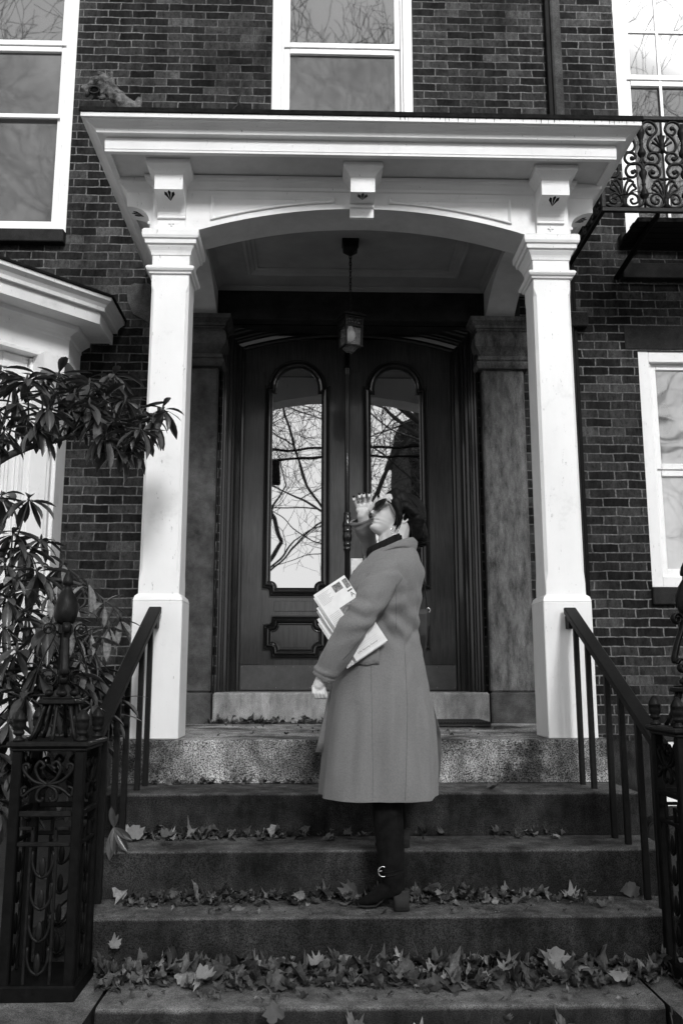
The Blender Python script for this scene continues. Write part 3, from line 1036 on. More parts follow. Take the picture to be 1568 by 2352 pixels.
rough_box(-1.25, 1.245, 3.59, 3.91, -0.768, -0.585, 19).build('step', 'granite_dark', stoop)
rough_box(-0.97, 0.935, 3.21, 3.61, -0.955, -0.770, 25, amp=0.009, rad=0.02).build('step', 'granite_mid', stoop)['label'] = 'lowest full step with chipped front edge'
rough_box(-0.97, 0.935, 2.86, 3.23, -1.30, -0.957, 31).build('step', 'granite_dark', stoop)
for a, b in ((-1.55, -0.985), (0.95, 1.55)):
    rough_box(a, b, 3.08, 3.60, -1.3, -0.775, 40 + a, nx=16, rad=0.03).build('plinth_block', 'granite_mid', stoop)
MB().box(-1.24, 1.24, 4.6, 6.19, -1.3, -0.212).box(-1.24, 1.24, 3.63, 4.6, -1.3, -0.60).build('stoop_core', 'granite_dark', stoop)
mt = MB().box(0.40, 0.84, 5.62, 5.98, 0.004, 0.028, 0.004)
for i in range(22):
    mt.box(0.405 + i * 0.0198, 0.405 + i * 0.0198 + 0.012, 5.60, 6.0, 0.028, 0.034, 0.002)
mt = mt.build('doormat', 'mat_rubber')
tag(mt, 'dark ribbed rubber mat lying on the landing before the right door leaf', 'doormat')

# ================================================================== helpers for curved work
def spiral(c, r0, r1, a0, turns, n=26, plane='XZ', y=0.0):
    """planar spiral from radius r0 at angle a0 (deg) winding turns (sign gives the sense) to r1"""
    P = []
    for i in range(n + 1):
        t = i / n
        a = R(a0) + turns * 2 * PI * t
        r = r0 + (r1 - r0) * t
        P.append((c[0] + r * math.cos(a), y, c[1] + r * math.sin(a)))
    return P
def catmull(P, n=8):
    P = [Vector(p) for p in P]
    Q = [P[0] * 2 - P[1]] + P + [P[-1] * 2 - P[-2]]
    out = []
    for i in range(1, len(Q) - 2):
        a, b, c, d = Q[i - 1], Q[i], Q[i + 1], Q[i + 2]
        for k in range(n):
            t = k / n
            out.append(0.5 * ((2 * b) + (c - a) * t + (2 * a - 5 * b + 4 * c - d) * t * t + (3 * b - a - 3 * c + d) * t ** 3))
    out.append(P[-1])
    return out
def copy_tree(o, parent=None, M=None):
    c = o.copy()
    col.objects.link(c)
    c.parent = parent
    for ch in list(o.children):
        copy_tree(ch, c)
    return c

# ================================================================== hanging lantern
LX, LY = -0.035, 5.40
lan = thing('hanging_lantern', 'small square iron lantern hanging on a chain over the door', 'lantern', (LX, LY, 2.36))
m = MB().prismz([(LX - 0.055, LY - 0.055), (LX + 0.055, LY - 0.055), (LX + 0.055, LY + 0.055), (LX - 0.055, LY + 0.055)], 3.095, 3.112)
m.rings([[(LX - h, LY - h, z), (LX + h, LY - h, z), (LX + h, LY + h, z), (LX - h, LY + h, z)] for z, h in ((3.096, 0.05), (3.055, 0.046), (3.02, 0.012))], True, True, False)
m.build('ceiling_cup', 'black_iron', lan)
m = MB()
z = 3.02
i = 0
while z > 2.63:
    rot = Matrix.Rotation(R(20 + 90 * (i % 2)), 3, 'Z')
    P = []
    for k in range(13):
        a = 2 * PI * k / 12
        v = Vector((0.0065 * math.cos(a), 0, 0.015 * math.sin(a)))
        v = rot @ v
        P.append(Vector((LX, LY, z - 0.015)) + v)
    m.tube(P, 0.0028 if i > 3 else 0.0042, 6)
    z -= 0.0235
    i += 1
m.build('chain', 'black_iron', lan)
rotL = Matrix.Translation((LX, LY, 0)) @ Matrix.Rotation(R(22), 4, 'Z')
def lsq(h, z):
    return [(-h, -h, z), (h, -h, z), (h, h, z), (-h, h, z)]
m = MB().rings([lsq(0.080, 2.578), lsq(0.082, 2.584), lsq(0.045, 2.612), lsq(0.018, 2.624), lsq(0.006, 2.64)], True, True, False)
m.transform(rotL).build('roof', 'black_iron', lan)
m = MB()
ht, hb = 0.058, 0.052
for sx in (-1, 1):
    for sy in (-1, 1):
        m.rings([[(sx * h + a * 0.005, sy * h + b * 0.005, z) for a, b in ((-1, -1), (1, -1), (1, 1), (-1, 1))] for z, h in ((2.375, hb), (2.58, ht))], True, True, False)
for z, h in ((2.572, ht + 0.003), (2.512, ht), (2.382, hb + 0.003)):
    m.sweep([(-h, -h), (h, -h), (h, h), (-h, h)], [(-0.005, z - 0.005), (0.005, z - 0.005), (0.005, z + 0.005), (-0.005, z + 0.005), (-0.005, z - 0.005)], *XY, closed=True)
for z in (2.528, 2.545, 2.56):
    m.sweep([(-ht, -ht), (ht, -ht), (ht, ht), (-ht, ht)], [(-0.0015, z - 0.0015), (0.002, z - 0.0015), (0.002, z + 0.0015), (-0.0015, z + 0.0015), (-0.0015, z - 0.0015)], *XY, closed=True)
for k in range(1, 6):
    t = -ht + 2 * ht * k / 6
    for s_ in (-1, 1):
        m.box(t - 0.0015, t + 0.0015, s_ * ht - 0.002, s_ * ht + 0.002, 2.512, 2.572)
        m.box(s_ * ht - 0.002, s_ * ht + 0.002, t - 0.0015, t + 0.0015, 2.512, 2.572)
m.transform(rotL).build('cage', 'black_iron', lan)
m = MB().rings([lsq(hb - 0.006, 2.383), lsq(ht - 0.006, 2.57)], False, True, False)
m.rings([lsq(hb - 0.008, 2.386), lsq(0.02, 2.352)], True, True, False)
m.transform(rotL).build('lantern_glass', 'lantern_glass', lan)
MB().lathe([(0.006, 2.425), (0.020, 2.434), (0.030, 2.455), (0.030, 2.478), (0.020, 2.50), (0.010, 2.53)], (LX, LY, 0), 16).build('bulb', 'pale_bulb', lan)

# ================================================================== white bay window at the left
bay = thing('bay_window', 'white painted wooden bay with heavy cornice and carved corner bracket', 'bay window', (-2.9, 5.7, -0.62))
def bayp(o):
    """plan outline of the bay pushed outwards by o, walked so that right = outwards"""
    return [(-6.0, 5.23), (-2.77, 5.23), (-2.06, 5.94), (-2.06, WY + 0.02)]
BP = bayp(0)
MB().sweep(BP, [(0, -0.30), (0, 2.60)], *XY).build('wall', 'white_paint', bay)
MB().sweep(BP, [(0.03, -0.62), (0.03, -0.32), (0.02, -0.30), (-0.02, -0.30)], *XY).build('base_course', 'granite_mid', bay)
MB().sweep(BP, [(0.0, 2.44), (0.10, 2.44), (0.10, 2.465), (0.092, 2.47), (0.092, 2.60), (0.098, 2.61), (0.098, 2.63), (0.104, 2.637), (0.12, 2.65), (0.145, 2.665), (0.155, 2.668), (0.157, 2.69),
                (0.16, 2.70), (0.30, 2.70), (0.30, 2.69), (0.318, 2.69), (0.32, 2.765), (0.314, 2.768), (0.314, 2.776), (0.35, 2.776), (0.353, 2.80), (0.368, 2.822), (0.39, 2.838), (0.398, 2.842), (0.40, 2.868), (0.39, 2.868)], *XY).build('cornice', 'white_paint', bay)
MB().sweep(BP, [(0.388, 2.870), (0.412, 2.870), (0.412, 2.886), (-0.05, 3.05)], *XY).build('roof', 'roof_metal', bay)
# pilaster strips, panels and a window on the canted side
ux, uy = math.sqrt(0.5), math.sqrt(0.5)          # along the canted side
U3, N3 = Vector((ux, uy, 0)), Vector((ux, -uy, 0))
O3 = Vector((-2.77, 5.23, 0))
def cant(m, a0, a1, z0, z1, d0, d1, bev=0.003):
    b = MB().box(a0, a1, -d1, -d0, z0, z1, bev)
    M = Matrix(((ux, -N3.x, 0, O3.x), (uy, -N3.y, 0, O3.y), (0, 0, 1, 0), (0, 0, 0, 1)))
    b.transform(M)
    m.v_off = len(m.v)
    m.add(b.v, b.f)
tri = MB()
cant(tri, 0.80, 0.985, -0.28, 2.43, -0.01, 0.035)
cant(tri, 0.83, 0.955, 0.55, 2.12, 0.036, 0.05)
cant(tri, 0.62, 0.79, -0.28, 2.43, -0.01, 0.012)
cant(tri, 0.0, 0.19, -0.28, 2.43, -0.01, 0.035)
for a in (0.64, 0.665, 0.69, 0.735, 0.765):
    cant(tri, a, a + 0.012, 0.45, 2.3, 0.010, 0.022)
cant(tri, 0.20, 0.63, 0.32, 0.40, -0.01, 0.05)
tri.box(-2.068, -2.035, 5.98, WY, -0.28, 2.43, 0.004)
tri.build('pilaster', 'white_paint', bay)
wn_ = MB()
cant(wn_, 0.235, 0.62, 0.42, 2.30, -0.03, 0.004)
b_w = wn_.build('window_pane', 'glass_ground', bay)
fr_ = MB()
for a0, a1, z0, z1 in ((0.20, 0.25, 0.40, 2.36), (0.59, 0.64, 0.40, 2.36), (0.25, 0.59, 0.40, 0.47), (0.25, 0.59, 2.28, 2.36), (0.25, 0.59, 1.32, 1.37)):
    cant(fr_, a0, a1, z0, z1, 0.004, 0.03)
fr_.build('window_frame', 'white_paint', b_w)
# corner bracket
def bay_bracket(a_c):
    zb, z1 = 1.98, 2.32
    P = [(0.0, zb), (0.035, zb), (0.035, zb + 0.05), (0.05, zb + 0.055), (0.05, zb + 0.075), (0.035, zb + 0.08)]
    for i in range(9):
        a = PI / 2 * i / 8
        P.append((0.04 + 0.09 * (1 - math.cos(a)), zb + 0.085 + (z1 - zb - 0.085) * math.sin(a)))
    P += [(0.15, z1), (0.15, 2.44), (0.0, 2.44)]
    h = 0.075
    m = MB()
    vs = []
    for s_ in (-h, h):
        for d, z in P:
            q = O3 + U3 * (a_c + s_) + N3 * (d + 0.034)
            vs.append((q.x, q.y, z))
    n = len(P)
    fs = [tuple(range(n)), tuple(reversed(range(n, 2 * n)))] + [(i, (i + 1) % n, (i + 1) % n + n, i + n) for i in range(n)]
    m.add(vs, fs)
    b = m.build('bracket', 'white_paint', bay)
    orn = MB()
    for ang in (-32, 0, 32):
        pts = []
        for (u, v) in ((0, 0), (0.006, 0.5), (0.011, 0.8), (0, 1.0), (-0.011, 0.8), (-0.006, 0.5)):
            a = R(ang)
            L = 0.07
            dx = u * math.cos(a) + v * L * math.sin(a)
            dz = -u * math.sin(a) + v * L * math.cos(a)
            t = min(1, 0.45 + dz / 0.2)
            q = O3 + U3 * (a_c + dx) + N3 * (0.036 + 0.04 + 0.09 * (1 - math.cos(PI / 2 * t)) + 0.004)
            pts.append((q.x, q.y, zb + 0.085 + (z1 - zb - 0.085) * math.sin(PI / 2 * t)))
        orn.add(pts, [tuple(range(6))])
    orn.build('carved_spray', 'soffit_paint', b)
bay_bracket(0.892)
bay_bracket(0.10)

# ================================================================== iron balcony
BX0, BX1, BYF, BZ0, BZ1 = 1.64, 3.88, 5.37, 3.365, 4.005
balc = thing('iron_balcony', 'black cast iron balcony of scrolls and palmettes right of the porch roof', 'balcony', (2.7, WY, BZ0))
m = MB().box(BX0 - 0.014, BX1, BYF - 0.014, BYF + 0.014, BZ0 - 0.03, BZ0, 0.003).box(BX0 - 0.013, BX0 + 0.013, BYF + 0.014, WY, BZ0 - 0.029, BZ0 - 0.001, 0.003)
m.build('bottom_rail', 'black_iron', balc)
m = MB().box(BX0 - 0.016, BX1, BYF - 0.016, BYF + 0.016, BZ1, BZ1 + 0.032, 0.004).box(BX0 - 0.015, BX0 + 0.015, BYF + 0.016, WY, BZ1 + 0.001, BZ1 + 0.031, 0.003)
m.build('top_rail', 'black_iron', balc)
MB().box(BX0 - 0.014, BX0 + 0.014, BYF - 0.0135, BYF + 0.0145, BZ0, BZ1, 0.003).build('corner_post', 'black_iron', balc)
def scroll_panel():
    m = MB()
    r = 0.0095
    W = 0.14
    T = lambda P, rr=r: m.tube(P, rr, 7, True, True, 1.0)
    for s_ in (-1, 1):
        # stem ornaments at the joints (half on each side meets the neighbour)
        def X(x):
            return x * s_
        # upper arc with spiral
        T(catmull([(X(0.138), 0, 0.555), (X(0.125), 0, 0.615), (X(0.085), 0, 0.638), (X(0.045), 0, 0.62), (X(0.028), 0, 0.58), (X(0.045), 0, 0.545), (X(0.08), 0, 0.54), (X(0.098), 0, 0.57), (X(0.082), 0, 0.594)], 4))
        m.ell((X(0.075), 0, 0.588), (0.016, 0.012, 0.016), 8, 6)
        # big lower C under the fan
        T(catmull([(X(0.045), 0, 0.548), (X(0.085), 0, 0.50), (X(0.096), 0, 0.455), (X(0.075), 0, 0.415), (X(0.03), 0, 0.408), (X(0.006), 0, 0.43)], 4))
        # middle pair of spirals
        T(catmull([(X(0.14), 0, 0.37), (X(0.125), 0, 0.335), (X(0.09), 0, 0.322), (X(0.045), 0, 0.325), (X(0.022), 0, 0.36), (X(0.04), 0, 0.40), (X(0.08), 0, 0.402), (X(0.097), 0, 0.372), (X(0.075), 0, 0.352)], 4))
        m.ell((X(0.072), 0, 0.362), (0.017, 0.012, 0.017), 8, 6)
        T(catmull([(X(0.14), 0, 0.27), (X(0.128), 0, 0.31), (X(0.09), 0, 0.328), (X(0.045), 0, 0.31), (X(0.024), 0, 0.27), (X(0.04), 0, 0.23), (X(0.08), 0, 0.226), (X(0.098), 0, 0.258), (X(0.078), 0, 0.278)], 4))
        m.ell((X(0.072), 0, 0.262), (0.017, 0.012, 0.017), 8, 6)
        # bottom U and its curl
        T(catmull([(X(0.14), 0, 0.08), (X(0.125), 0, 0.03), (X(0.08), 0, 0.008), (X(0.03), 0, 0.01), (X(0.006), 0, 0.04)], 4))
        T(catmull([(X(0.012), 0, 0.03), (X(0.02), 0, 0.08), (X(0.055), 0, 0.105), (X(0.092), 0, 0.085), (X(0.093), 0, 0.045), (X(0.06), 0, 0.032), (X(0.045), 0, 0.058), (X(0.062), 0, 0.068)], 4), 0.008)
        # palmette leaves
        for (a, b, c_, rr) in (((0.055, 0.12), (0.085, 0.14), (0.075, 0.165), 0.008), ((0.035, 0.14), (0.07, 0.185), (0.05, 0.2), 0.008), ((0.012, 0.15), (0.04, 0.21), (0.012, 0.212), 0.009)):
            T(catmull([(X(0.008), 0, 0.06), (X(a[0]), 0, a[1]), (X(b[0]), 0, b[1]), (X(c_[0]), 0, c_[1])], 4), rr)
            m.ell((X(c_[0]), 0, c_[1]), (0.012, 0.01, 0.012), 8, 5)
        # fan
        for k in range(3):
            a = R(14 + 24 * k)
            T([(X(0.004), 0, 0.44), (X(0.045 * math.sin(a)), 0, 0.44 + 0.06 * math.cos(a)), (X(0.075 * math.sin(a)), 0, 0.44 + 0.095 * math.cos(a))], [0.005, 0.008, 0.010])
    m.lathe([(0.012, 0.405), (0.02, 0.43), (0.014, 0.45), (0.02, 0.46), (0.008, 0.55)], (0, 0, 0), 8)
    m.lathe([(0.018, 0.0), (0.014, 0.03), (0.022, 0.05), (0.012, 0.08)], (0, 0, 0), 8)
    m.lathe([(0.006, 0.62), (0.03, 0.555), (0.026, 0.54), (0.014, 0.50), (0.011, 0.475), (0.016, 0.467), (0.011, 0.46), (0.014, 0.44), (0.03, 0.40), (0.024, 0.385), (0.008, 0.365),
             (0.008, 0.29), (0.026, 0.262), (0.028, 0.25), (0.014, 0.21), (0.011, 0.18), (0.016, 0.172), (0.011, 0.165), (0.014, 0.14), (0.032, 0.095), (0.026, 0.083), (0.008, 0.06), (0.008, 0.0)], (W, 0, 0), 8)
    return m
sp0 = scroll_panel()
me_panel = None
k = 0
def place_panel(x, y, rz):
    global me_panel
    if me_panel is None:
        o = MB()
        o.v, o.f, o.sm = sp0.v, sp0.f, sp0.sm
        ob = o.build('scroll_panel', 'black_iron')
        me_panel = ob
    else:
        ob = me_panel.copy()
        col.objects.link(ob)
    ob.parent = balc
    ob.location = Vector((x, y, BZ0)) - WL[balc]
    ob.rotation_euler = (0, 0, rz)
for i in range(8):
    place_panel(BX0 + 0.14 + i * 0.28, BYF, 0)
for i in range(3):
    place_panel(BX0, BYF + 0.14 + i * 0.277, R(90))
for xx in (2.0, 3.5):
    MB().tube([(xx, WY + 0.01, BZ0 - 0.10), (xx + 0.005, 5.62, BZ0 - 0.05), (xx + 0.01, BYF + 0.03, BZ0 - 0.036), (xx + 0.01, BYF + 0.02, BZ0 - 0.016)], [0.02, 0.02, 0.018, 0.012], 8, True, False).build('support_arm', 'soot_iron', balc)
m = MB()
for i in range(5):
    m.box(1.915 - 0.006 * (i % 2), 3.95, 5.50 + i * 0.075, 5.571 + i * 0.075, BZ0 - 0.028 + 0.001 * (i % 2), BZ0 + 0.012 + 0.002 * (i % 2), 0.006)
m.build('deck_board', 'soot_iron', balc)
MB().tube([(1.60, 5.50, 3.43), (1.75, 5.36, 3.45), (1.86, 5.352, 3.475), (1.93, 5.352, 3.465), (1.985, 5.35, 3.46)], 0.003, 5).build('stray_wire', 'soot_iron', balc)

# ================================================================== downspout
ds = thing('downspout', 'thin weathered pipe running down the brick beside the right column', 'downspout', (1.61, WY, -0.1))
m = MB().box(1.575, 1.650, 6.125, 6.19, 3.42, 9.0, 0.012)
m.build('pipe', 'brownstone', ds)
MB().box(1.535, 1.572, 6.15, 6.197, 3.42, 9.0, 0.005).build('back_strip', 'soot_iron', ds)
MB().box(1.600, 1.640, 6.14, 6.19, -0.1, 3.42, 0.008).build('lower_pipe', 'brownstone_dark', ds)
MB().box(1.645, 1.672, 6.165, 6.197, -0.1, 3.42, 0.004).build('lower_cable', 'soot_iron', ds)
MB().box(1.58, 1.745, 6.12, 6.198, 2.845, 2.96, 0.008).build('junction_box', 'granite_mid', ds)

# ================================================================== stair rails
def stair_rail(side, label):
    X = lambda y: side * (1.075 + (4.55 - y) * 0.060)
    t = thing('stair_rail', label, 'railing', (side * 1.1, 4.55, -0.2), 'iron stair rails')
    top, bot = (4.60, 0.665), (3.55, 0.012)
    z_at = lambda y: bot[1] + (y - bot[0]) / (top[0] - bot[0]) * (top[1] - bot[1])
    hw = 0.033
    sl = (top[1] - bot[1]) / (top[0] - bot[0])
    c = math.cos(math.atan(sl))
    th = 0.026 / c
    m = MB()
    rs = []
    for y in (bot[0], bot[0] + 0.03, top[0] - 0.03, top[0]):
        z = z_at(y)
        x = X(y)
        e = 0.005
        rs.append([(x - hw, y, z - th), (x + hw, y, z - th), (x + hw, y, z - e), (x + hw - e, y, z), (x - hw + e, y, z), (x - hw, y, z - e)])
    m.rings(rs, True, True, False)
    # drop at the foot and fixing block at the head
    m.box(X(3.55) - hw, X(3.55) + hw, 3.53, 3.56, -0.085, 0.012, 0.004)
    m.build('handrail', 'rail_paint', t)
    MB().box(X(4.6) - 0.018, X(4.6) + 0.018, 4.57, 4.64, 0.555, 0.625, 0.004).build('wall_bracket', 'black_iron', t)
    for y, zf in ((4.53, -0.213), (4.375, -0.213), (4.15, -0.40), (4.0, -0.40), (3.83, -0.585), (3.69, -0.585)):
        x = X(y)
        MB().box(x - 0.0125, x + 0.0125, y - 0.0125, y + 0.0125, zf - 0.01, z_at(y) - th + 0.004, 0.002).build('baluster', 'rail_paint', t)
    return t
stair_rail(-1, 'black iron stair rail on the left, in front of the shrub')
stair_rail(1, 'black iron stair rail on the right, beside the brick wall')

# ================================================================== cast iron newel posts
def acorn_prof(s_=1.0):
    return [(r * s_, z * s_) for r, z in ((0.020, 0.0), (0.022, 0.006), (0.012, 0.014), (0.010, 0.020), (0.020, 0.026), (0.0215, 0.032), (0.017, 0.038), (0.022, 0.044), (0.024, 0.060), (0.0225, 0.072), (0.025, 0.074), (0.024, 0.082), (0.018, 0.096), (0.009, 0.108), (0.003, 0.113))]
def newel(cx, cy, zc, label):
    t = thing('newel_post', label, 'newel post', (cx, cy, -0.775), 'cast iron newel posts')
    h = 0.125
    m = MB().box(cx - h - 0.022, cx + h + 0.022, cy - h - 0.022, cy + h + 0.022, zc - 0.020, zc, 0.006)
    m.box(cx - h - 0.008, cx + h + 0.008, cy - h - 0.008, cy + h + 0.008, zc - 0.034, zc - 0.0205, 0.004)
    m.build('cap_plate', 'black_iron', t)
    for sx in (-1, 1):
        for sy in (-1, 1):
            MB().lathe(acorn_prof(), (cx + sx * (h - 0.012), cy + sy * (h - 0.012), zc), 10).build('acorn_finial', 'black_iron', t)
    # tapering open cage
    cg = MB()
    for k in range(8):
        a = PI / 4 * k
        big = 1.0 if k % 2 == 0 else 1.28
        P = []
        for u, rr in ((0.0, 0.092), (0.03, 0.078), (0.07, 0.065), (0.105, 0.056), (0.13, 0.050)):
            P.append((cx + rr * big * math.cos(a), cy + rr * big * math.sin(a), zc + u))
        cg.tube(P, [0.008, 0.008, 0.007, 0.007, 0.009], 6)
    cg.box(cx - 0.068, cx + 0.068, cy - 0.068, cy + 0.068, zc + 0.128, zc + 0.146, 0.004)
    cg.box(cx - 0.056, cx + 0.056, cy - 0.056, cy + 0.056, zc + 0.1465, zc + 0.154, 0.003)
    cg.build('cage', 'black_iron', t)
    for k in range(4):
        a = PI / 2 * k + 0.35
        MB().ell((cx + 0.045 * math.cos(a), cy + 0.045 * math.sin(a), zc + 0.168), (0.018, 0.018, 0.014), 10, 6).build('ball_foot', 'black_iron', t)
    for k in range(4):
        P = [(0.022, 0, 0.225), (0.013, 0, 0.232), (0.010, 0, 0.218), (0.018, 0, 0.203), (0.036, 0, 0.205), (0.044, 0, 0.225)]
        low = spiral((0.048, 0.222), 0.006, 0.034, 150, -1.35, 20)
        low2 = [(x, 0, z) for x, _, z in low]
        end = low2[-1]
        body = [(0.088, 0, 0.245), (0.082, 0, 0.275), (0.064, 0, 0.32), (0.047, 0, 0.355), (0.036, 0, 0.385), (0.036, 0, 0.41)]
        topc = [(x, 0, z) for x, _, z in spiral((0.060, 0.405), 0.025, 0.007, 180, -1.4, 22)]
        P = catmull(low2 + body, 2) + topc
        M = Matrix.Translation((cx, cy, zc)) @ Matrix.Rotation(PI / 2 * k + 0.35, 4, 'Z')
        MB().tube(P, 0.0034, 6, True, True, 4.2).transform(M).build('scroll_strap', 'black_iron', t)
    st_ = MB().box(cx - 0.010, cx + 0.010, cy - 0.010, cy + 0.010, zc + 0.15, zc + 0.425, 0.002)
    st_.box(cx - 0.022, cx + 0.022, cy - 0.022, cy + 0.022, zc + 0.385, zc + 0.425, 0.005)
    st_.build('spindle', 'black_iron', t)
    fin = [(0.018, 0.425), (0.030, 0.428), (0.036, 0.437), (0.0425, 0.452), (0.044, 0.475), (0.041, 0.500), (0.033, 0.528), (0.022, 0.548), (0.014, 0.560), (0.013, 0.572), (0.021, 0.576), (0.020, 0.590), (0.016, 0.606), (0.009, 0.622), (0.003, 0.634)]
    fm = MB()
    rs = []
    for r_, z in fin:
        ring = []
        for kk in range(20):
            a = 2 * PI * kk / 20
            rr = r_ * (1 + 0.07 * math.cos(a * 5 + z * 60) * (1 if 0.44 < z < 0.55 else 0.4))
            ring.append((cx + rr * math.cos(a), cy + rr * math.sin(a), zc + z))
        rs.append(ring)
    fm.rings(rs)
    fm.build('bud_finial', 'black_iron', t)
    # body : four corner posts with pierced panels
    zb = -0.775
    for sx in (-1, 1):
        for sy in (-1, 1):
            MB().box(cx + sx * (h - 0.014) - 0.018, cx + sx * (h - 0.014) + 0.018, cy + sy * (h - 0.014) - 0.018, cy + sy * (h - 0.014) + 0.018, zb, zc - 0.034, 0.004).build('corner_post', 'soot_iron', t)
    MB().box(cx - h - 0.012, cx + h + 0.012, cy - h - 0.012, cy + h + 0.012, zb - 0.004, zb + 0.05, 0.006).build('foot_plate', 'soot_iron', t)
    base = MB()
    w = h - 0.032
    def T(P, r_=0.0065):
        base.tube(P, r_, 6)
    z0 = zc - 0.034
    for s_ in (-1, 1):
        T(catmull([(0, 0, z0 - 0.115), (s_ * 0.03, 0, z0 - 0.095), (s_ * 0.045, 0, z0 - 0.06), (s_ * 0.03, 0, z0 - 0.035), (s_ * 0.014, 0, z0 - 0.05), (s_ * 0.026, 0, z0 - 0.062)], 4))
        T(catmull([(0, 0, z0 - 0.115), (s_ * 0.045, 0, z0 - 0.105), (s_ * 0.08, 0, z0 - 0.075), (s_ * 0.088, 0, z0 - 0.05), (s_ * 0.072, 0, z0 - 0.045), (s_ * 0.066, 0, z0 - 0.062)], 4))
        T(catmull([(0, 0, z0 - 0.115), (s_ * 0.03, 0, z0 - 0.135), (s_ * 0.035, 0, z0 - 0.165), (s_ * 0.018, 0, z0 - 0.172), (s_ * 0.012, 0, z0 - 0.158)], 4))
        T(catmull([(0, 0, z0 - 0.115), (s_ * 0.05, 0, z0 - 0.13), (s_ * 0.085, 0, z0 - 0.155), (s_ * 0.09, 0, z0 - 0.13), (s_ * 0.074, 0, z0 - 0.122)], 4))
    base.box(-w, w, -0.008, 0.008, z0 - 0.225, z0 - 0.205, 0.003)
    base.box(-w, w, -0.008, 0.008, z0 - 0.325, z0 - 0.31, 0.003)
    for s_ in (-1, 1):
        base.box(s_ * 0.062 - 0.026, s_ * 0.062 + 0.026, -0.006, 0.006, z0 - 0.27, z0 - 0.258, 0.002)
        base.box(s_ * 0.04 - 0.006, s_ * 0.04 + 0.006, -0.006, 0.006, z0 - 0.31, z0 - 0.258, 0.002)
        base.box(s_ * 0.045 - 0.005, s_ * 0.045 + 0.005, -0.005, 0.005, zb + 0.05, z0 - 0.325, 0.002)
    zz = z0 - 0.34
    while zz > zb + 0.12:
        for s_ in (-1, 1):
            T(catmull([(s_ * 0.036, 0, zz), (s_ * 0.036, 0, zz - 0.04), (s_ * 0.022, 0, zz - 0.075), (0, 0, zz - 0.09)], 3), 0.0055)
        base.ell((0, 0, zz - 0.055), (0.012, 0.007, 0.035), 8, 6)
        zz -= 0.105
    for k in range(4):
        M = Matrix.Translation((cx, cy, 0)) @ Matrix.Rotation(PI / 2 * k, 4, 'Z') @ Matrix.Translation((0, -h + 0.006, 0))
        q = MB()
        q.v, q.f, q.sm = list(base.v), list(base.f), list(base.sm)
        q.transform(M).build('pierced_panel', 'soot_iron' if k else 'black_iron', t)
    return t
newel(-1.198, 3.43, 0.085, 'ornate black iron newel post on the left, half hidden in shrub leaves')
newel(1.200, 3.43, 0.128, 'ornate black iron newel post cut by the right edge of the view')

# ================================================================== implicit-style blobs: pieces merged into one skin
def skin_of(mb, name, mat, parent, voxel, smooth=3, fac=0.5, disp=None):
    o = mb.build(name, mat, parent)
    r = o.modifiers.new('remesh', 'REMESH')
    r.mode = 'VOXEL'
    r.voxel_size = voxel
    r.use_smooth_shade = True
    if smooth:
        sm = o.modifiers.new('smooth', 'SMOOTH')
        sm.factor = fac
        sm.iterations = smooth
    if disp:
        tx = bpy.data.textures.new(name + '_tex', 'CLOUDS')
        tx.noise_scale = disp[0]
        dm = o.modifiers.new('displace', 'DISPLACE')
        dm.texture = tx
        dm.strength = disp[1]
        dm.mid_level = 0.5
    return o
def cap(m, a, b, ra, rb, n=14, sq=(1, 1)):
    """tapered capsule"""
    a, b = Vector(a), Vector(b)
    d = b - a
    L = d.length
    t = d.normalized() if L > 1e-6 else Vector((0, 0, 1))
    u = t.orthogonal().normalized()
    w = t.cross(u)
    rs = []
    for k in range(1, 6):
        f = PI / 2 * k / 5.0
        rs.append((a - t * ra * math.cos(f), ra * math.sin(f)))
    for k in range(4, 0, -1):
        f = PI / 2 * k / 5.0
        rs.append((b + t * rb * math.cos(f), rb * math.sin(f)))
    m.rings([[c + (u * math.cos(2 * PI * j / n) + w * math.sin(2 * PI * j / n)) * r for j in range(n)] for c, r in
             [rs[i] for i in range(5)] + [(b, rb)] + [rs[i] for i in range(5, 9)]])
    return m
def chain(m, pts):
    for i in range(len(pts) - 1):
        (a, ra), (b, rb) = pts[i], pts[i + 1]
        cap(m, a, b, ra, rb)
    return m

# ================================================================== gargoyle on the porch roof
GY = 4.62
g = lambda u, v, dy=0.0: at(u, v, GY + dy)
gar = thing('gargoyle', 'carved dark gargoyle head with gaping mouth perched on the porch roof corner', 'gargoyle', (-1.30, GY, 3.30))
m = MB()
chain(m, [(g(322, 285), 0.045), (g(318, 262), 0.038), (g(316, 245), 0.026), (g(319, 228), 0.014)])
chain(m, [(g(318, 262), 0.035), (g(296, 246), 0.042), (g(276, 228), 0.040), (g(256, 208), 0.040)])
chain(m, [(g(322, 300), 0.05), (g(300, 262), 0.045), (g(285, 240), 0.04)])
chain(m, [(g(262, 225), 0.03), (g(275, 238), 0.016), (g(288, 268), 0.015), (g(290, 300), 0.02)])
chain(m, [(g(250, 190), 0.036), (g(232, 190), 0.040), (g(214, 196), 0.034), (g(200, 205), 0.022), (g(193, 198), 0.013)])
chain(m, [(g(252, 205), 0.034), (g(236, 214), 0.028), (g(222, 222), 0.02), (g(212, 224), 0.014)])
chain(m, [(g(250, 185), 0.028), (g(254, 172), 0.016), (g(258, 168), 0.008)])
chain(m, [(g(240, 180), 0.022), (g(236, 170), 0.014), (g(226, 168), 0.008)])
chain(m, [(g(222, 184, -0.02), 0.022), (g(212, 180, -0.015), 0.012)])
chain(m, [(g(204, 212), 0.018), (g(200, 218), 0.012)])
for (u, v, r_) in ((232, 226, 0.012), (240, 224, 0.012), (226, 224, 0.010), (258, 196, 0.018), (262, 206, 0.018), (256, 182, 0.014), (190, 201, 0.009), (199, 196, 0.010)):
    m.ell(g(u, v, -0.015), (r_, r_, r_), 10, 8)
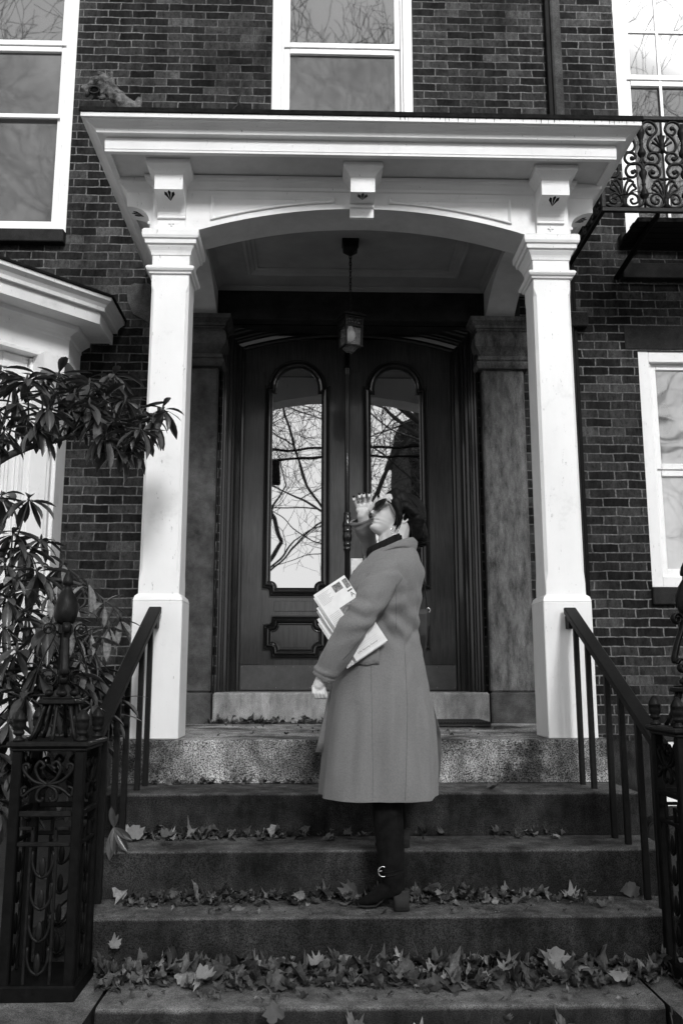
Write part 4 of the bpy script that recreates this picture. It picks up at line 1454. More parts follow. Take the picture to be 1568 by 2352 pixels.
gb = skin_of(m, 'figure', 'bronze', gar, 0.006, 2, 0.5, (0.03, 0.02))
m = MB()
c = g(217, 207, -0.036)
m.tube([(c.x + 0.027 * math.cos(a) * 1.1, c.y - 0.002, c.z + 0.022 * math.sin(a)) for a in [2 * PI * k / 18 for k in range(19)]], 0.006, 8, False)
m.build('lip_ring', 'granite_mid', gar)
MB().ell((c.x, c.y + 0.006, c.z), (0.026, 0.006, 0.021), 14, 8).build('mouth', 'dark_room', gar)
c = g(220, 186, -0.040)
m = MB().tube([(c.x + 0.011 * math.cos(a), c.y - 0.001, c.z + 0.011 * math.sin(a)) for a in [2 * PI * k / 14 for k in range(15)]], 0.0025, 6, False)
m.build('eye_rim', 'granite_mid', gar)
MB().ell((c.x, c.y + 0.002, c.z), (0.008, 0.006, 0.008), 12, 8).build('eye', 'granite_mid', gar)
m = MB()
pts = [at(536, 300, 4.7), at(533, 262, 4.7), at(537, 250, 4.7), at(545, 243, 4.7), at(550, 225, 4.7), at(554, 205, 4.7), at(558, 188, 4.7)]
m.tube(pts, [0.010, 0.009, 0.007, 0.006, 0.0055, 0.005, 0.004], 7)
m.tube([at(548, 234, 4.7), at(553, 240, 4.7), at(558, 250, 4.7)], [0.004, 0.003, 0.001], 6)
tag(m.build('twig', 'twig'), 'forked dead twig standing up behind the porch roof edge', 'twig')

# ================================================================== rhododendron at the left
shrub = thing('rhododendron', 'tall leathery leaved rhododendron spreading in front of the bay window', 'shrub', (-2.3, 3.95, -0.62))
def leaf_geo(m, base, d, up, L, W, bend, fold=0.18, nseg=5):
    """one narrow leathery leaf starting at base, pointing along d, drooping towards -Z"""
    d = Vector(d).normalized()
    up = Vector(up)
    side = d.cross(up)
    if side.length < 1e-3:
        side = d.orthogonal()
    side.normalize()
    p = Vector(base)
    vs, fs = [], []
    prof = (0.12, 0.62, 0.95, 1.0, 0.74, 0.06)
    step = L / nseg
    for i in range(nseg + 1):
        nrm = side.cross(d).normalized()
        w = W * 0.5 * prof[i]
        vs += [p - side * w + nrm * w * fold * 1.6, p - side * w * 0.5 + nrm * w * fold * 0.5, p.copy(), p + side * w * 0.5 + nrm * w * fold * 0.5, p + side * w + nrm * w * fold * 1.6]
        p = p + d * step
        q = Matrix.Rotation(-bend / nseg, 3, side)
        d = (q @ d).normalized()
    for i in range(nseg):
        for j in range(4):
            fs.append((i * 5 + j, i * 5 + j + 1, (i + 1) * 5 + j + 1, (i + 1) * 5 + j))
    m.add(vs, fs, True)
LF, LP, ST_ = MB(), MB(), MB()
rnd = random.Random(11)
def rosette(c, size=1.0, pale=False, n=None, droop=0.7, tw=None):
    m = LP if pale else LF
    n = n or rnd.randint(12, 17)
    a0 = rnd.uniform(0, 6.28)
    for k in range(n):
        a = a0 + 2 * PI * k / n * 1.0 + rnd.uniform(-0.35, 0.35)
        tier = k % 3
        el = {0: rnd.uniform(-1.25, -0.75), 1: rnd.uniform(-0.7, -0.25), 2: rnd.uniform(-0.15, 0.45)}[tier]
        el = el * droop + (0.12 if droop < 0.6 else 0)
        d = Vector((math.cos(a) * math.cos(el), math.sin(a) * math.cos(el), math.sin(el)))
        L = 0.150 * size * rnd.uniform(0.62, 1.12)
        leaf_geo(m, Vector(c) + d * 0.012 + Vector((0, 0, rnd.uniform(-0.012, 0.012))), d, (0, 0, 1), L, L * rnd.uniform(0.23, 0.30), rnd.uniform(0.1, 0.8), rnd.uniform(0.05, 0.5))
    # bud
    ST_.lathe([(0.001, 0.028), (0.005, 0.018), (0.0065, 0.008), (0.004, 0.0), (0.003, -0.02)], tuple(c), 7)
nodes = []
def reach(c, src, r0=0.009, r1=0.004, sag=0.04):
    a, b = Vector(src), Vector(c)
    mid = (a + b) / 2 + Vector((rnd.uniform(-0.03, 0.03), rnd.uniform(-0.03, 0.03), -sag))
    P = catmull([a, mid, b], 5)
    ST_.tube(P, [r0 + (r1 - r0) * i / (len(P) - 1) for i in range(len(P))], 6)
root = Vector((-2.3, 3.95, -0.62))
limb1 = [root, Vector((-2.25, 3.95, 0.2)), at(-110, 1200, 4.05), at(-20, 1075, 4.05), at(60, 1030, 4.05), at(130, 1012, 4.08), at(205, 985, 4.1), at(258, 962, 4.12)]
ST_.tube(catmull(limb1, 5), [0.03 - 0.024 * i / 35 for i in range(36)], 8)
limb2 = [Vector((-2.25, 3.95, 0.2)), at(-60, 1400, 3.95), at(20, 1340, 3.95), at(110, 1330, 3.98), at(190, 1345, 4.0), at(262, 1395, 4.0)]
ST_.tube(catmull(limb2, 5), [0.022 - 0.018 * i / 25 for i in range(26)], 8)
limb3 = [root, at(-40, 1700, 3.9), at(60, 1600, 3.9), at(140, 1540, 3.9), at(190, 1480, 3.95)]
ST_.tube(catmull(limb3, 5), [0.022 - 0.018 * i / 20 for i in range(21)], 8)
upper = [(100, 872, 4.18), (30, 880, 4.15), (225, 900, 4.2), (190, 960, 4.2), (120, 965, 4.2), (320, 940, 4.2), (225, 955, 4.0), (275, 1030, 4.1), (63, 872, 4.0), (39, 922, 4.05), (87, 985, 3.98), (10, 990, 4.05), (130, 902, 4.1), (206, 880, 4.15), (206, 926, 4.02), (288, 920, 4.1), (262, 862, 4.2), (262, 962, 4.05),
         (243, 1000, 4.0), (302, 1015, 4.1), (2, 850, 4.1), (136, 862, 4.2), (170, 945, 4.1), (352, 960, 4.12), (375, 940, 4.15), (322, 985, 4.0), (60, 960, 4.15), (110, 940, 3.95), (-15, 930, 4.0), (172, 905, 4.05), (240, 915, 4.12), (-20, 1010, 4.0), (285, 980, 4.15)]
for i, (u, v, Y) in enumerate(upper):
    c = at(u, v, Y)
    rosette(c, 0.98, False, droop=0.95 if v > 900 else 0.6)
    t = min(limb1[3:], key=lambda q: (q - c).length + max(0, q.x - c.x) * 2)
    reach(c, t, 0.006, 0.004, 0.02)
lower = [(120, 1410, 3.9, 1), (250, 1440, 3.95, 1), (170, 1450, 3.85, 1), (40, 1330, 3.85, 1), (95, 1240, 4.1, 0), (60, 1350, 4.1, 0), (130, 1400, 4.1, 0), (90, 1480, 4.1, 0), (160, 1480, 4.1, 0), (30, 1540, 4.0, 0), (110, 1570, 4.0, 0), (230, 1540, 4.1, 0), (30, 1610, 3.95, 0), (180, 1620, 4.0, 0), (0, 1780, 3.8, 0), (90, 1760, 3.9, 0), (240, 1640, 4.05, 0), (220, 1700, 4.0, 0), (66, 1152, 3.98, 0), (30, 1225, 3.95, 0), (4, 1140, 4.05, 0), (55, 1262, 4.0, 0), (12, 1300, 3.9, 0), (85, 1318, 3.9, 0), (20, 1372, 3.85, 0), (62, 1405, 3.9, 0), (8, 1440, 3.8, 0),
         (110, 1445, 3.75, 0), (40, 1490, 3.75, 0), (90, 1530, 3.8, 0), (10, 1560, 3.75, 0), (150, 1560, 3.85, 0), (60, 1600, 3.7, 0), (120, 1620, 3.75, 0), (20, 1660, 3.7, 0), (190, 1560, 3.95, 0),
         (210, 1620, 3.85, 0), (80, 1690, 3.75, 0), (-10, 1720, 3.7, 0), (-20, 1500, 3.8, 0), (40, 1760, 3.75, 0), (-20, 1380, 3.9, 0), (-10, 1840, 3.7, 0), (170, 1680, 3.8, 0), (50, 1850, 3.75, 0), (150, 1780, 3.85, 0), (225, 1560, 4.05, 0), (260, 1600, 4.1, 0),
         (145, 1295, 3.98, 1), (203, 1342, 3.95, 1), (112, 1368, 3.85, 1), (240, 1388, 4.0, 1), (277, 1422, 4.0, 1), (210, 1455, 3.9, 1), (180, 1400, 3.95, 1), (150, 1330, 4.05, 1), (215, 1500, 3.95, 1), (60, 1300, 3.95, 1), (185, 1520, 3.9, 1)]
for i, (u, v, Y, pale) in enumerate(lower):
    c = at(u, v, Y)
    rosette(c, (0.85 if pale else 1.0) if Y > 3.8 else 1.1, bool(pale), droop=1.0 if v > 1350 or pale else 0.75, n=7 if pale else None)
    t = min(limb2 + limb3[1:], key=lambda q: (q - c).length + max(0, q.x - c.x) * 2)
    reach(c, t, 0.006, 0.0035, 0.02)
LF.build('foliage', 'leaf_dark', shrub, fix=False)
LP.build('pale_foliage', 'leaf_pale', shrub, fix=False)['label'] = 'pale mottled variegated leaves'
ST_.build('stem', 'bark', shrub)
# a seedling growing through the rail onto the second step
sd = thing('seedling', 'small dark seedling drooping over the left end of the second step', 'plant', tuple(at(262, 1905, 3.98)))
LF = MB()
cc = at(262, 1900, 3.90)
for (dx, dz, L) in ((-0.10, 0.9, 0.09), (0.55, -0.75, 0.12), (-0.05, -1.0, 0.13), (0.15, -1.0, 0.11), (0.8, -0.45, 0.10), (0.3, 0.9, 0.06)):
    leaf_geo(LF, cc, (dx, -0.3, dz), (0, -1, 0.3), L, L * 0.3, 0.25, 0.3)
LF.build('foliage', 'leaf_dark', sd, fix=False)
MB().tube([at(262, 1985, 4.05), at(258, 1940, 3.98), cc], [0.004, 0.003, 0.003], 6).build('stem', 'bark', sd)
# coiled hose hanging behind the right rail
m = MB()
hc = at(1505, 1905, 4.3)
for k in range(5):
    P = []
    for i in range(25):
        a = 2 * PI * i / 24
        P.append((hc.x + 0.05 * math.cos(a), hc.y + 0.012 * k + 0.02 * math.cos(a), hc.z - 0.02 + (0.055 + 0.003 * k) * math.sin(a)))
    m.tube(P, 0.007, 6, False)
hz = m.build('hose_coil', 'soot_iron')
tag(hz, 'small coil of dark hose behind the right stair rail balusters', 'hose')

# ================================================================== the woman on the steps
PYD = 3.80
def P(u, v, dy=0.0):
    return at(u, v, PYD + dy)
FOOT = Vector((0.05, 3.72, -0.585))
woman = thing('person', 'woman in a long grey wool coat shading her eyes with one hand on the steps', 'person', tuple(FOOT))
m = MB()
# torso, hips, shoulders, neck
chain(m, [(P(884, 1590), 0.125), (P(884, 1520), 0.125), (P(884, 1450), 0.105), (P(890, 1390), 0.11), (P(897, 1335), 0.105), (P(905, 1300), 0.08), (P(910, 1270), 0.056), (P(908, 1238), 0.054), (P(915, 1212), 0.056)])
chain(m, [(P(893, 1325, -0.13), 0.055), (P(897, 1310, 0), 0.07), (P(893, 1325, 0.13), 0.055)])
chain(m, [(P(884, 1570, -0.075), 0.09), (P(884, 1700, -0.085), 0.075), (P(886, 1822, -0.095), 0.045), (P(893, 1900, -0.10), 0.04), (P(898, 2010, -0.11), 0.03)])
chain(m, [(P(884, 1570, 0.075), 0.09), (P(884, 1690, 0.10), 0.070), (P(892, 1775, 0.125), 0.045), (P(904, 1850, 0.14), 0.03)])
# arms
chain(m, [(P(885, 1325, -0.15), 0.045), (P(835, 1405, -0.218), 0.034), (P(808, 1447, -0.218), 0.032), (P(746, 1548, -0.17), 0.026), (P(738, 1562, -0.165), 0.026)])
chain(m, [(P(885, 1320, 0.15), 0.05), (P(856, 1312, 0.26), 0.034), (P(845, 1240, 0.21), 0.028), (P(833, 1186, 0.16), 0.026)])
# near hand, knuckles forward, fingers curled under
chain(m, [(P(738, 1562, -0.165), 0.026), (P(731, 1574, -0.165), 0.023)])
cap(m, P(722, 1579, -0.165), P(742, 1582, -0.160), 0.0125, 0.0125)
for i in range(4):
    b = P(720.5 + 7.3 * i, 1579 + 0.8 * i, -0.172 + 0.002 * i)
    k = P(719.5 + 8.0 * i, 1591 + 1.0 * i, -0.180 + 0.003 * i)
    t_ = P(724 + 7.6 * i, 1602 - 0.8 * abs(i - 1.5), -0.170 + 0.003 * i)
    u_ = P(730 + 6.6 * i, 1603 - 0.6 * abs(i - 1.5), -0.152 + 0.003 * i)
    chain(m, [(b, 0.0080), (k, 0.0068), (t_, 0.0062), (u_, 0.0052)])
chain(m, [(P(736, 1570, -0.150), 0.011), (P(744, 1584, -0.140), 0.0095), (P(748, 1597, -0.140), 0.0075)])
# far hand, palm towards us, held up before the brow
cap(m, P(832, 1184, 0.155), P(835, 1176, 0.15), 0.024, 0.022)
for (u, v, r_) in ((826, 1171, 0.016), (833, 1172, 0.020), (841, 1172, 0.020), (848, 1168, 0.017), (827, 1163, 0.0145), (835, 1162, 0.017), (843, 1161, 0.017), (850, 1159, 0.014)):
    m.ell(P(u, v, 0.15), (r_ * 1.1, 0.014, r_ * 1.15), 12, 8)
for (bu, bv, ku, kv, tu, tv, r_) in ((821, 1163, 815, 1151, 812, 1143.5, 0.0074), (827.5, 1157, 825, 1146, 825, 1137.5, 0.0086), (837, 1154, 835.5, 1144, 835, 1136, 0.009), (848, 1153, 847.5, 1143, 847.5, 1135, 0.0088)):
    chain(m, [(P(bu, bv, 0.148), r_ * 1.1), (P(ku, kv - 2, 0.138), r_), (P(tu, tv - 1, 0.118), r_ * 0.95), (P(tu + 0.5, tv + 5, 0.108), r_ * 0.82)])
chain(m, [(P(852, 1170, 0.14), 0.014), (P(859, 1160, 0.125), 0.0105), (P(863, 1151, 0.115), 0.0095), (P(868.5, 1141, 0.11), 0.0078)])

# head: local frame, face towards -X
hs = 1.0
chin_l = Vector((-0.0925, 0, -0.0845))
HR = Matrix.Rotation(R(13), 3, 'Z') @ Matrix.Rotation(R(23), 3, 'Y')
HC = P(848.5, 1211, -0.005) - HR @ (chin_l * hs)
H = lambda x, y, z: HC + HR @ (Vector((x, y, z)) * hs)
def hell(mm, c, r, n=18, k=12):
    mm.ell(H(*c), tuple(q * hs for q in r), n, k, HR)
def hcap(mm, a, b, ra, rb):
    cap(mm, H(*a), H(*b), ra * hs, rb * hs)
hm = MB()
def lerp_tab(tab, z):
    if z <= tab[0][0]:
        return tab[0][1]
    for i in range(len(tab) - 1):
        if z <= tab[i + 1][0]:
            t = (z - tab[i][0]) / (tab[i + 1][0] - tab[i][0])
            return tab[i][1] * (1 - t) + tab[i + 1][1] * t
    return tab[-1][1]
XF = [(-.120, -.040), (-.116, -.062), (-.110, -.078), (-.103, -.0885), (-.094, -.0925), (-.084, -.0900), (-.076, -.0840), (-.069, -.0865), (-.064, -.0915), (-.059, -.0905), (-.0555, -.0865), (-.052, -.0930), (-.046, -.0945),
      (-.038, -.0900), (-.030, -.0890), (-.010, -.0890), (.010, -.0865), (.022, -.0840), (.034, -.0895), (.055, -.0915), (.075, -.0870), (.092, -.0730), (.106, -.0540), (.118, -.0280), (.124, 0.0)]
NO = [(-.036, 0), (-.031, .009), (-.027, .0215), (-.021, .0270), (-.014, .0255), (-.004, .0185), (.008, .0115), (.018, .006), (.028, .001), (.036, 0)]
XB = [(-.120, -.035), (-.104, -.022), (-.09, 0.0), (-.07, .030), (-.05, .060), (-.03, .088), (0, .106), (.03, .112), (.07, .104), (.10, .080), (.115, .055), (.124, .02)]
WW = [(-.120, .010), (-.112, .022), (-.104, .030), (-.09, .039), (-.07, .050), (-.05, .058), (-.03, .0640), (0, .0700), (.03, .0755), (.07, .0725), (.10, .056), (.115, .040), (.124, .016)]
XM = [(-.120, -.038), (-.10, -.030), (-.07, -.012), (-.04, .0), (0, .008), (.06, .015), (.124, .01)]
hr = []
NZ = 64
for i in range(NZ + 1):
    z = -.120 + .244 * i / NZ
    xf, xb, w, xm, no = (lerp_tab(T_, z) for T_ in (XF, XB, WW, XM, NO))
    ring = []
    for k in range(72):
        a = 2 * PI * k / 72
        ca, sa = math.cos(a), math.sin(a)
        y = w * math.copysign(abs(sa) ** 0.92, sa)
        if ca < 0:
            x = xm + (xm - xf) * -(abs(ca) ** 0.80)
            x -= no * math.exp(-(y / (0.0085 + 0.004 * math.exp(-((z + .026) / .009) ** 2))) ** 2)
            x -= 0.006 * math.exp(-((z + .024) / .008) ** 2) * math.exp(-((abs(y) - .012) / .005) ** 2)
            # eye hollow and cheekbone
            x += 0.010 * math.exp(-((z - .014) / .011) ** 2) * math.exp(-((abs(y) - .031) / .015) ** 2)
            x -= 0.004 * math.exp(-((z + .016) / .020) ** 2) * math.exp(-((abs(y) - .040) / .018) ** 2)
            # mouth narrows into the cheek
            x += 0.004 * math.exp(-((z + .056) / .010) ** 2) * math.exp(-((abs(y) - .027) / .008) ** 2)
        else:
            x = xm + (xb - xm) * abs(ca) ** 0.85
        ring.append(H(x, y, z if z > -.02 else -.02 + (z + .02) * .80))
    hr.append(ring)
hm.rings(hr)
hcap(hm, (-0.005, 0, -0.050), (0.030, 0, -0.135), 0.050, 0.052)
hell(hm, (-0.015, 0, -0.064), (0.045, 0.034, 0.026))
# ears
for s_ in (-1, 1):
    e = [H(0.020 + 0.014 * math.sin(a) + 0.004 * math.cos(a), s_ * (0.0735 + 0.004), 0.002 + 0.026 * math.cos(a)) for a in [2 * PI * k / 14 for k in range(15)]]
    hm.tube(e, 0.0045, 7, False)
    hcap(hm, (0.008, s_ * 0.070, 0.006), (0.010, s_ * 0.072, -0.020), 0.006, 0.006)
m.v_n = len(m.v)
m.add(hm.v, hm.f, True)
body = skin_of(m, 'body', 'skin', woman, 0.0027, 2, 0.5)

nm = MB()
for (u, v, dy) in ((812, 1141.0, 0.116), (825, 1135.0, 0.116), (835, 1133.5, 0.116), (847.5, 1132.5, 0.116), (868.8, 1139.5, 0.106)):
    MB().ell(P(u, v + 0.3, dy - 0.006), (0.0064, 0.0055, 0.0058), 10, 6).build('fingernail', 'nail', woman)
# lips
lm = MB()
hell(lm, (-0.0925, 0, -0.0448), (0.0045, 0.015, 0.0034), 14, 8)
hell(lm, (-0.0895, 0, -0.0528), (0.0045, 0.0135, 0.0038), 14, 8)
lm.build('lips', 'lips', woman)

# hair : volume plus strands combed back into a low knot
hv = MB()
hell(hv, (0.028, 0, 0.046), (0.098, 0.080, 0.088), 22, 14)
hell(hv, (-0.016, 0, 0.084), (0.066, 0.064, 0.045), 18, 12)
hell(hv, (0.066, 0, 0.000), (0.064, 0.066, 0.078), 18, 12)
chain(hv, [(P(956, 1215, 0), 0.045), (P(963, 1232, 0), 0.040), (P(968, 1243, 0), 0.028)])
chain(hv, [(P(908, 1152, -0.074), 0.020), (P(915, 1172, -0.078), 0.017), (P(918, 1188, -0.077), 0.0145), (P(915, 1203, -0.073), 0.009), (P(909, 1215, -0.070), 0.004)])
chain(hv, [(P(930, 1163, -0.062), 0.024), (P(948, 1176, -0.058), 0.026), (P(962, 1192, -0.045), 0.030)])
chain(hv, [(P(958, 1190, -0.045), 0.034), (P(957, 1212, -0.040), 0.028), (P(958, 1232, -0.030), 0.024)])
hell(hv, (0.098, 0, -0.078), (0.038, 0.044, 0.034), 14, 10)
for s_ in (-1, 1):
    pts = [(-0.052, 0.046, 0.096, 0.022), (-0.040, 0.062, 0.064, 0.020), (-0.022, 0.070, 0.030, 0.020), (-0.008, 0.073, 0.004, 0.018), (-0.004, 0.070, -0.022, 0.013), (-0.006, 0.064, -0.046, 0.007)]
    chain(hv, [(H(x, y * s_, z), r_ * hs) for x, y, z, r_ in pts])
    pts = [(-0.030, 0.058, 0.085, 0.026), (0.0, 0.072, 0.055, 0.024), (0.035, 0.078, 0.030, 0.022), (0.06, 0.07, 0.0, 0.024)]
    chain(hv, [(H(x, y * s_, z), r_ * hs) for x, y, z, r_ in pts])
hair = skin_of(hv, 'hair', 'hair', woman, 0.004, 3, 0.5, (0.02, 0.004))
rs_ = random.Random(3)
sm = MB()
def hsurf(p, k=1.0):
    """push a head-local point on to the hair surface"""
    c = Vector((0.028, 0, 0.040))
    q = Vector(p) - c
    r = Vector((q.x / 0.102, q.y / 0.084, q.z / 0.094)).length
    return c + q / max(r, 1e-4) * k
for i in range(170):
    s_ = -1 if i % 5 else 1
    a = rs_.uniform(-0.2, 1.35)
    st = Vector((-0.075 + 0.02 * rs_.random(), s_ * (0.005 + 0.055 * rs_.random()), 0.115 * rs_.uniform(0.6, 1)))
    end = Vector((0.100, s_ * 0.02 * rs_.uniform(0, 1), -0.050 * rs_.uniform(0.3, 1.2)))
    mid = Vector((0.02, s_ * 0.09, rs_.uniform(-0.02, 0.12)))
    pts = []
    for k in range(9):
        t = k / 8
        q = st * (1 - t) ** 2 + mid * 2 * t * (1 - t) + end * t * t
        q = hsurf(q, 1.0 + rs_.uniform(-0.004, 0.012))
        pts.append(H(*q))
    sm.tube(pts, [0.0009 + 0.0008 * math.sin(PI * k / 8) for k in range(9)], 5)
for i in range(26):
    c0 = P(966 + rs_.uniform(-6, 8), 1232 + rs_.uniform(-6, 8), rs_.uniform(-0.03, 0.02))
    r0 = rs_.uniform(0.012, 0.03)
    ax = rs_.uniform(0, 6.28)
    sm.tube([c0 + Vector((r0 * math.cos(ax + k * 0.5), -0.02 + 0.004 * k, r0 * math.sin(ax + k * 0.5))) for k in range(9)], 0.0016, 5)
for (pp) in ([(890, 1145), (905, 1170), (915, 1195), (903, 1212), (897, 1219)], [(893, 1143), (911, 1172), (917, 1196), (909, 1214), (907, 1222)], [(897, 1146), (915, 1175), (921, 1200), (914, 1218), (912, 1226)], [(888, 1147), (898, 1170), (908, 1190), (902, 1208)]):
    sm.tube(catmull([P(u, v, -0.083) for u, v in pp], 4), 0.0011, 5)
sm.build('loose_strands', 'hair', woman)

# sunglasses
gm = MB()
for s_ in (-1, 1):
    pts = []
    for (y, z) in ((0.006, 0.012), (0.010, 0.030), (0.034, 0.037), (0.064, 0.044), (0.062, 0.022), (0.050, -0.004), (0.032, -0.013), (0.014, -0.007)):
        pts.append((y * s_, z))
    pc = catmull([Vector((0, y, z)) for y, z in pts + pts[:1]], 4)
    ring = [H(-0.1075 + 5.0 * q.y * q.y + 0.03 * q.z, q.y, q.z) for q in pc]
    gm.tube(ring, 0.0026, 6, False)
    a, b = H(-0.080, 0.064 * s_, 0.038), H(0.000, 0.079 * s_, 0.022)
    gm.tube([a, (a + b) / 2, b], 0.0034, 6)
gm.tube([H(-0.1075, -0.010, 0.020), H(-0.110, 0, 0.023), H(-0.1075, 0.010, 0.020)], 0.0024, 6)
sg = gm.build('sunglasses', 'lens_dark', woman)
lz = MB()
for s_ in (-1, 1):
    pts = []
    for (y, z) in ((0.006, 0.012), (0.010, 0.030), (0.034, 0.037), (0.064, 0.044), (0.062, 0.022), (0.050, -0.004), (0.032, -0.013), (0.014, -0.007)):
        pts.append((y * s_, z))
    pc = catmull([Vector((0, y, z)) for y, z in pts + pts[:1]], 4)[:-1]
    ring = [H(-0.108 + 5.0 * q.y * q.y + 0.03 * q.z, q.y, q.z) for q in pc]
    ring2 = [v + HR @ Vector((0.002, 0, 0)) for v in ring]
    lz.rings([ring, ring2], True, True, False)
lz.build('lens', 'lens_dark', sg)
c = P(906.5, 1219, -0.078)
MB().tube([(c.x + 0.0165 * math.cos(a), c.y + 0.004 * math.sin(a), c.z + 0.0175 * math.sin(a)) for a in [2 * PI * k / 22 for k in range(23)]], 0.0009, 6, False).build('earring', 'nickel', woman)
c = P(825.5, 1149, 0.140)
MB().tube([(c.x + 0.0105 * math.cos(a), c.y + 0.008 * math.sin(a), c.z - 0.004 + 0.004 * math.sin(a)) for a in [2 * PI * k / 16 for k in range(17)]], 0.0016, 6, False).build('ring', 'nickel', woman)

# turtleneck
def tilt_ring(cu, cv, rx, ry, slope, dy=0, n=64, rib=0.0):
    c = P(cu, cv, dy)
    out = []
    for k in range(n):
        a = 2 * PI * k / n
        q = 1 + rib * (1 if k % 2 else -1)
        out.append((c.x + rx * q * math.cos(a), c.y + ry * q * math.sin(a), c.z + slope * math.cos(a)))
    return out
tk = MB()
tk.rings([tilt_ring(890, 1300, 0.10, 0.085, 0.03, n=72), tilt_ring(889, 1280, 0.088, 0.074, 0.032, n=72, rib=0.02), tilt_ring(888, 1262, 0.087, 0.072, 0.034, n=72, rib=0.02), tilt_ring(887, 1250, 0.086, 0.071, 0.036, n=72, rib=0.02),
          tilt_ring(888, 1241, 0.083, 0.068, 0.036, n=72, rib=0.012), tilt_ring(892, 1238, 0.072, 0.060, 0.036, n=72), tilt_ring(893, 1241, 0.064, 0.055, 0.034, n=72), tilt_ring(895, 1256, 0.060, 0.054, 0.03, n=72)], False)
tk.build('turtleneck', 'knit', woman)

# ---- the coat
LV = [(1262, 868, 952, 0.098), (1273, 850, 960, 0.128), (1290, 836, 964, 0.155), (1303, 826, 968, 0.170), (1320, 812, 970.5, 0.176), (1340, 801, 970, 0.176), (1370, 797, 965, 0.170), (1410, 792, 958, 0.158), (1440, 789, 957, 0.152), (1465, 787, 960, 0.156),
      (1500, 783, 966, 0.168), (1548, 771, 976, 0.186), (1618, 757, 989, 0.200), (1720, 745, 999, 0.214), (1790, 739.5, 1003.5, 0.224), (1826, 737.5, 1005, 0.228)]
def lv(v):
    for i in range(len(LV) - 1):
        if LV[i][0] <= v <= LV[i + 1][0]:
            a, b = LV[i], LV[i + 1]
            t = (v - a[0]) / (b[0] - a[0])
            c0 = LV[max(0, i - 1)]
            d0 = LV[min(len(LV) - 1, i + 2)]
            def cr(k):
                h = b[0] - a[0]
                m0 = (b[k] - c0[k]) / max(1, b[0] - c0[0]) * h
                m1 = (d0[k] - a[k]) / max(1, d0[0] - a[0]) * h
                return (2 * t ** 3 - 3 * t * t + 1) * a[k] + (t ** 3 - 2 * t * t + t) * m0 + (-2 * t ** 3 + 3 * t * t) * b[k] + (t ** 3 - t * t) * m1
            return cr(1), cr(2), cr(3)
    return LV[-1][1:]
def gauss(x, c, w):
    return math.exp(-((x - c) / w) ** 2)
CREASES = [(858, 1418, 906, 1480, 6, -0.013), (866, 1400, 924, 1464, 7, 0.011), (946, 1372, 941, 1472, 6, 0.010), (933, 1366, 930, 1458, 5, -0.009), (960, 1438, 926, 1490, 6, -0.012),
           (954, 1466, 978, 1575, 8, 0.009), (972, 1296, 969, 1322, 9, 0.010), (966, 1338, 958, 1362, 9, -0.010), (918, 1330, 940, 1372, 8, -0.006), (892, 1560, 880, 1826, 15, 0.012), (906, 1540, 906, 1826, 10, -0.010),
           (962, 1590, 974, 1826, 10, 0.010), (948, 1620, 956, 1826, 8, -0.008), (812, 1620, 800, 1826, 12, -0.009), (836, 1600, 832, 1826, 14, 0.008), (940, 1500, 920, 1560, 8, -0.007)]
def coat_pt(v, a, out=0.0):
    """a = angle, 0 = back (+X), -90 deg = the side towards the camera"""
    L, Rr, hy = lv(v)
    pl, pr = P(L, v), P(Rr, v)
    cx, hx, z = (pl.x + pr.x) / 2, (pr.x - pl.x) / 2, (pl.z + pr.z) / 2
    ca, sa = math.cos(a), math.sin(a)
    e = 2 / 2.35
    x = hx * math.copysign(abs(ca) ** e, ca)
    y = hy * math.copysign(abs(sa) ** e, sa)
    low = max(0.0, (v - 1470) / 360.0)
    f = 0.010 * low * math.sin(5 * a + 0.6 + 0.4 * math.sin(v * 0.006)) + 0.006 * low * math.sin(9 * a + 1.3)
    # soft folds at the small of the back and under the arm
    q = Vector((a * 1.2, v * 0.012, 0.3))
    wz = gauss(v, 1430, 70)
    f += wz * 0.016 * mnoise.noise(Vector((a * 2.2 + v * 0.010, v * 0.030 - a * 1.5, 1.7)))
    f += 0.008 * wz * math.sin(v * 0.11 - a * 4.5) * gauss(a, -0.75, 0.6) + 0.010 * gauss(v, 1400, 50) * math.sin(v * 0.13 + a * 3.0) * gauss(a, -1.5, 0.5)
    f += -0.012 * gauss(a, -0.9, 0.35) * gauss(v, 1475, 40)
    f += 0.014 * mnoise.noise(Vector((math.cos(a) * 2.6, math.sin(a) * 2.6, v * 0.008)))
    if sa < 0.15:
        uu = (L + Rr) / 2 + (Rr - L) / 2 * math.copysign(abs(ca) ** e, ca)
        for (ua, va, ub, vb, w_, am) in CREASES:
            dx_, dy_ = ub - ua, vb - va
            t_ = max(0.0, min(1.0, ((uu - ua) * dx_ + (v - va) * dy_) / (dx_ * dx_ + dy_ * dy_)))
            d2 = (uu - ua - t_ * dx_) ** 2 + (v - va - t_ * dy_) ** 2
            f += am * math.exp(-d2 / (w_ * w_)) * (0.35 + 0.65 * math.sin(PI * min(1, max(0, t_ * 0.8 + 0.1))))
    nrm = Vector((ca / max(hx, 0.05), sa / max(hy, 0.05), 0)).normalized()
    p = Vector((cx + x, PYD + y, z)) + nrm * (f * hx / 0.2 + out)
    return p
NV, NA = 130, 128
cm = MB()
rows = []
for i in range(NV + 1):
    v = 1262 + (1826 - 1262) * i / NV
    rows.append([coat_pt(v, -PI + 2 * PI * k / NA) for k in range(NA)])
cm.rings(rows, False, True, True)
cm.rings([[coat_pt(1262, -PI + 2 * PI * k / NA) for k in range(NA)], tilt_ring(905, 1266, 0.06, 0.05, 0.01, n=NA)], False)
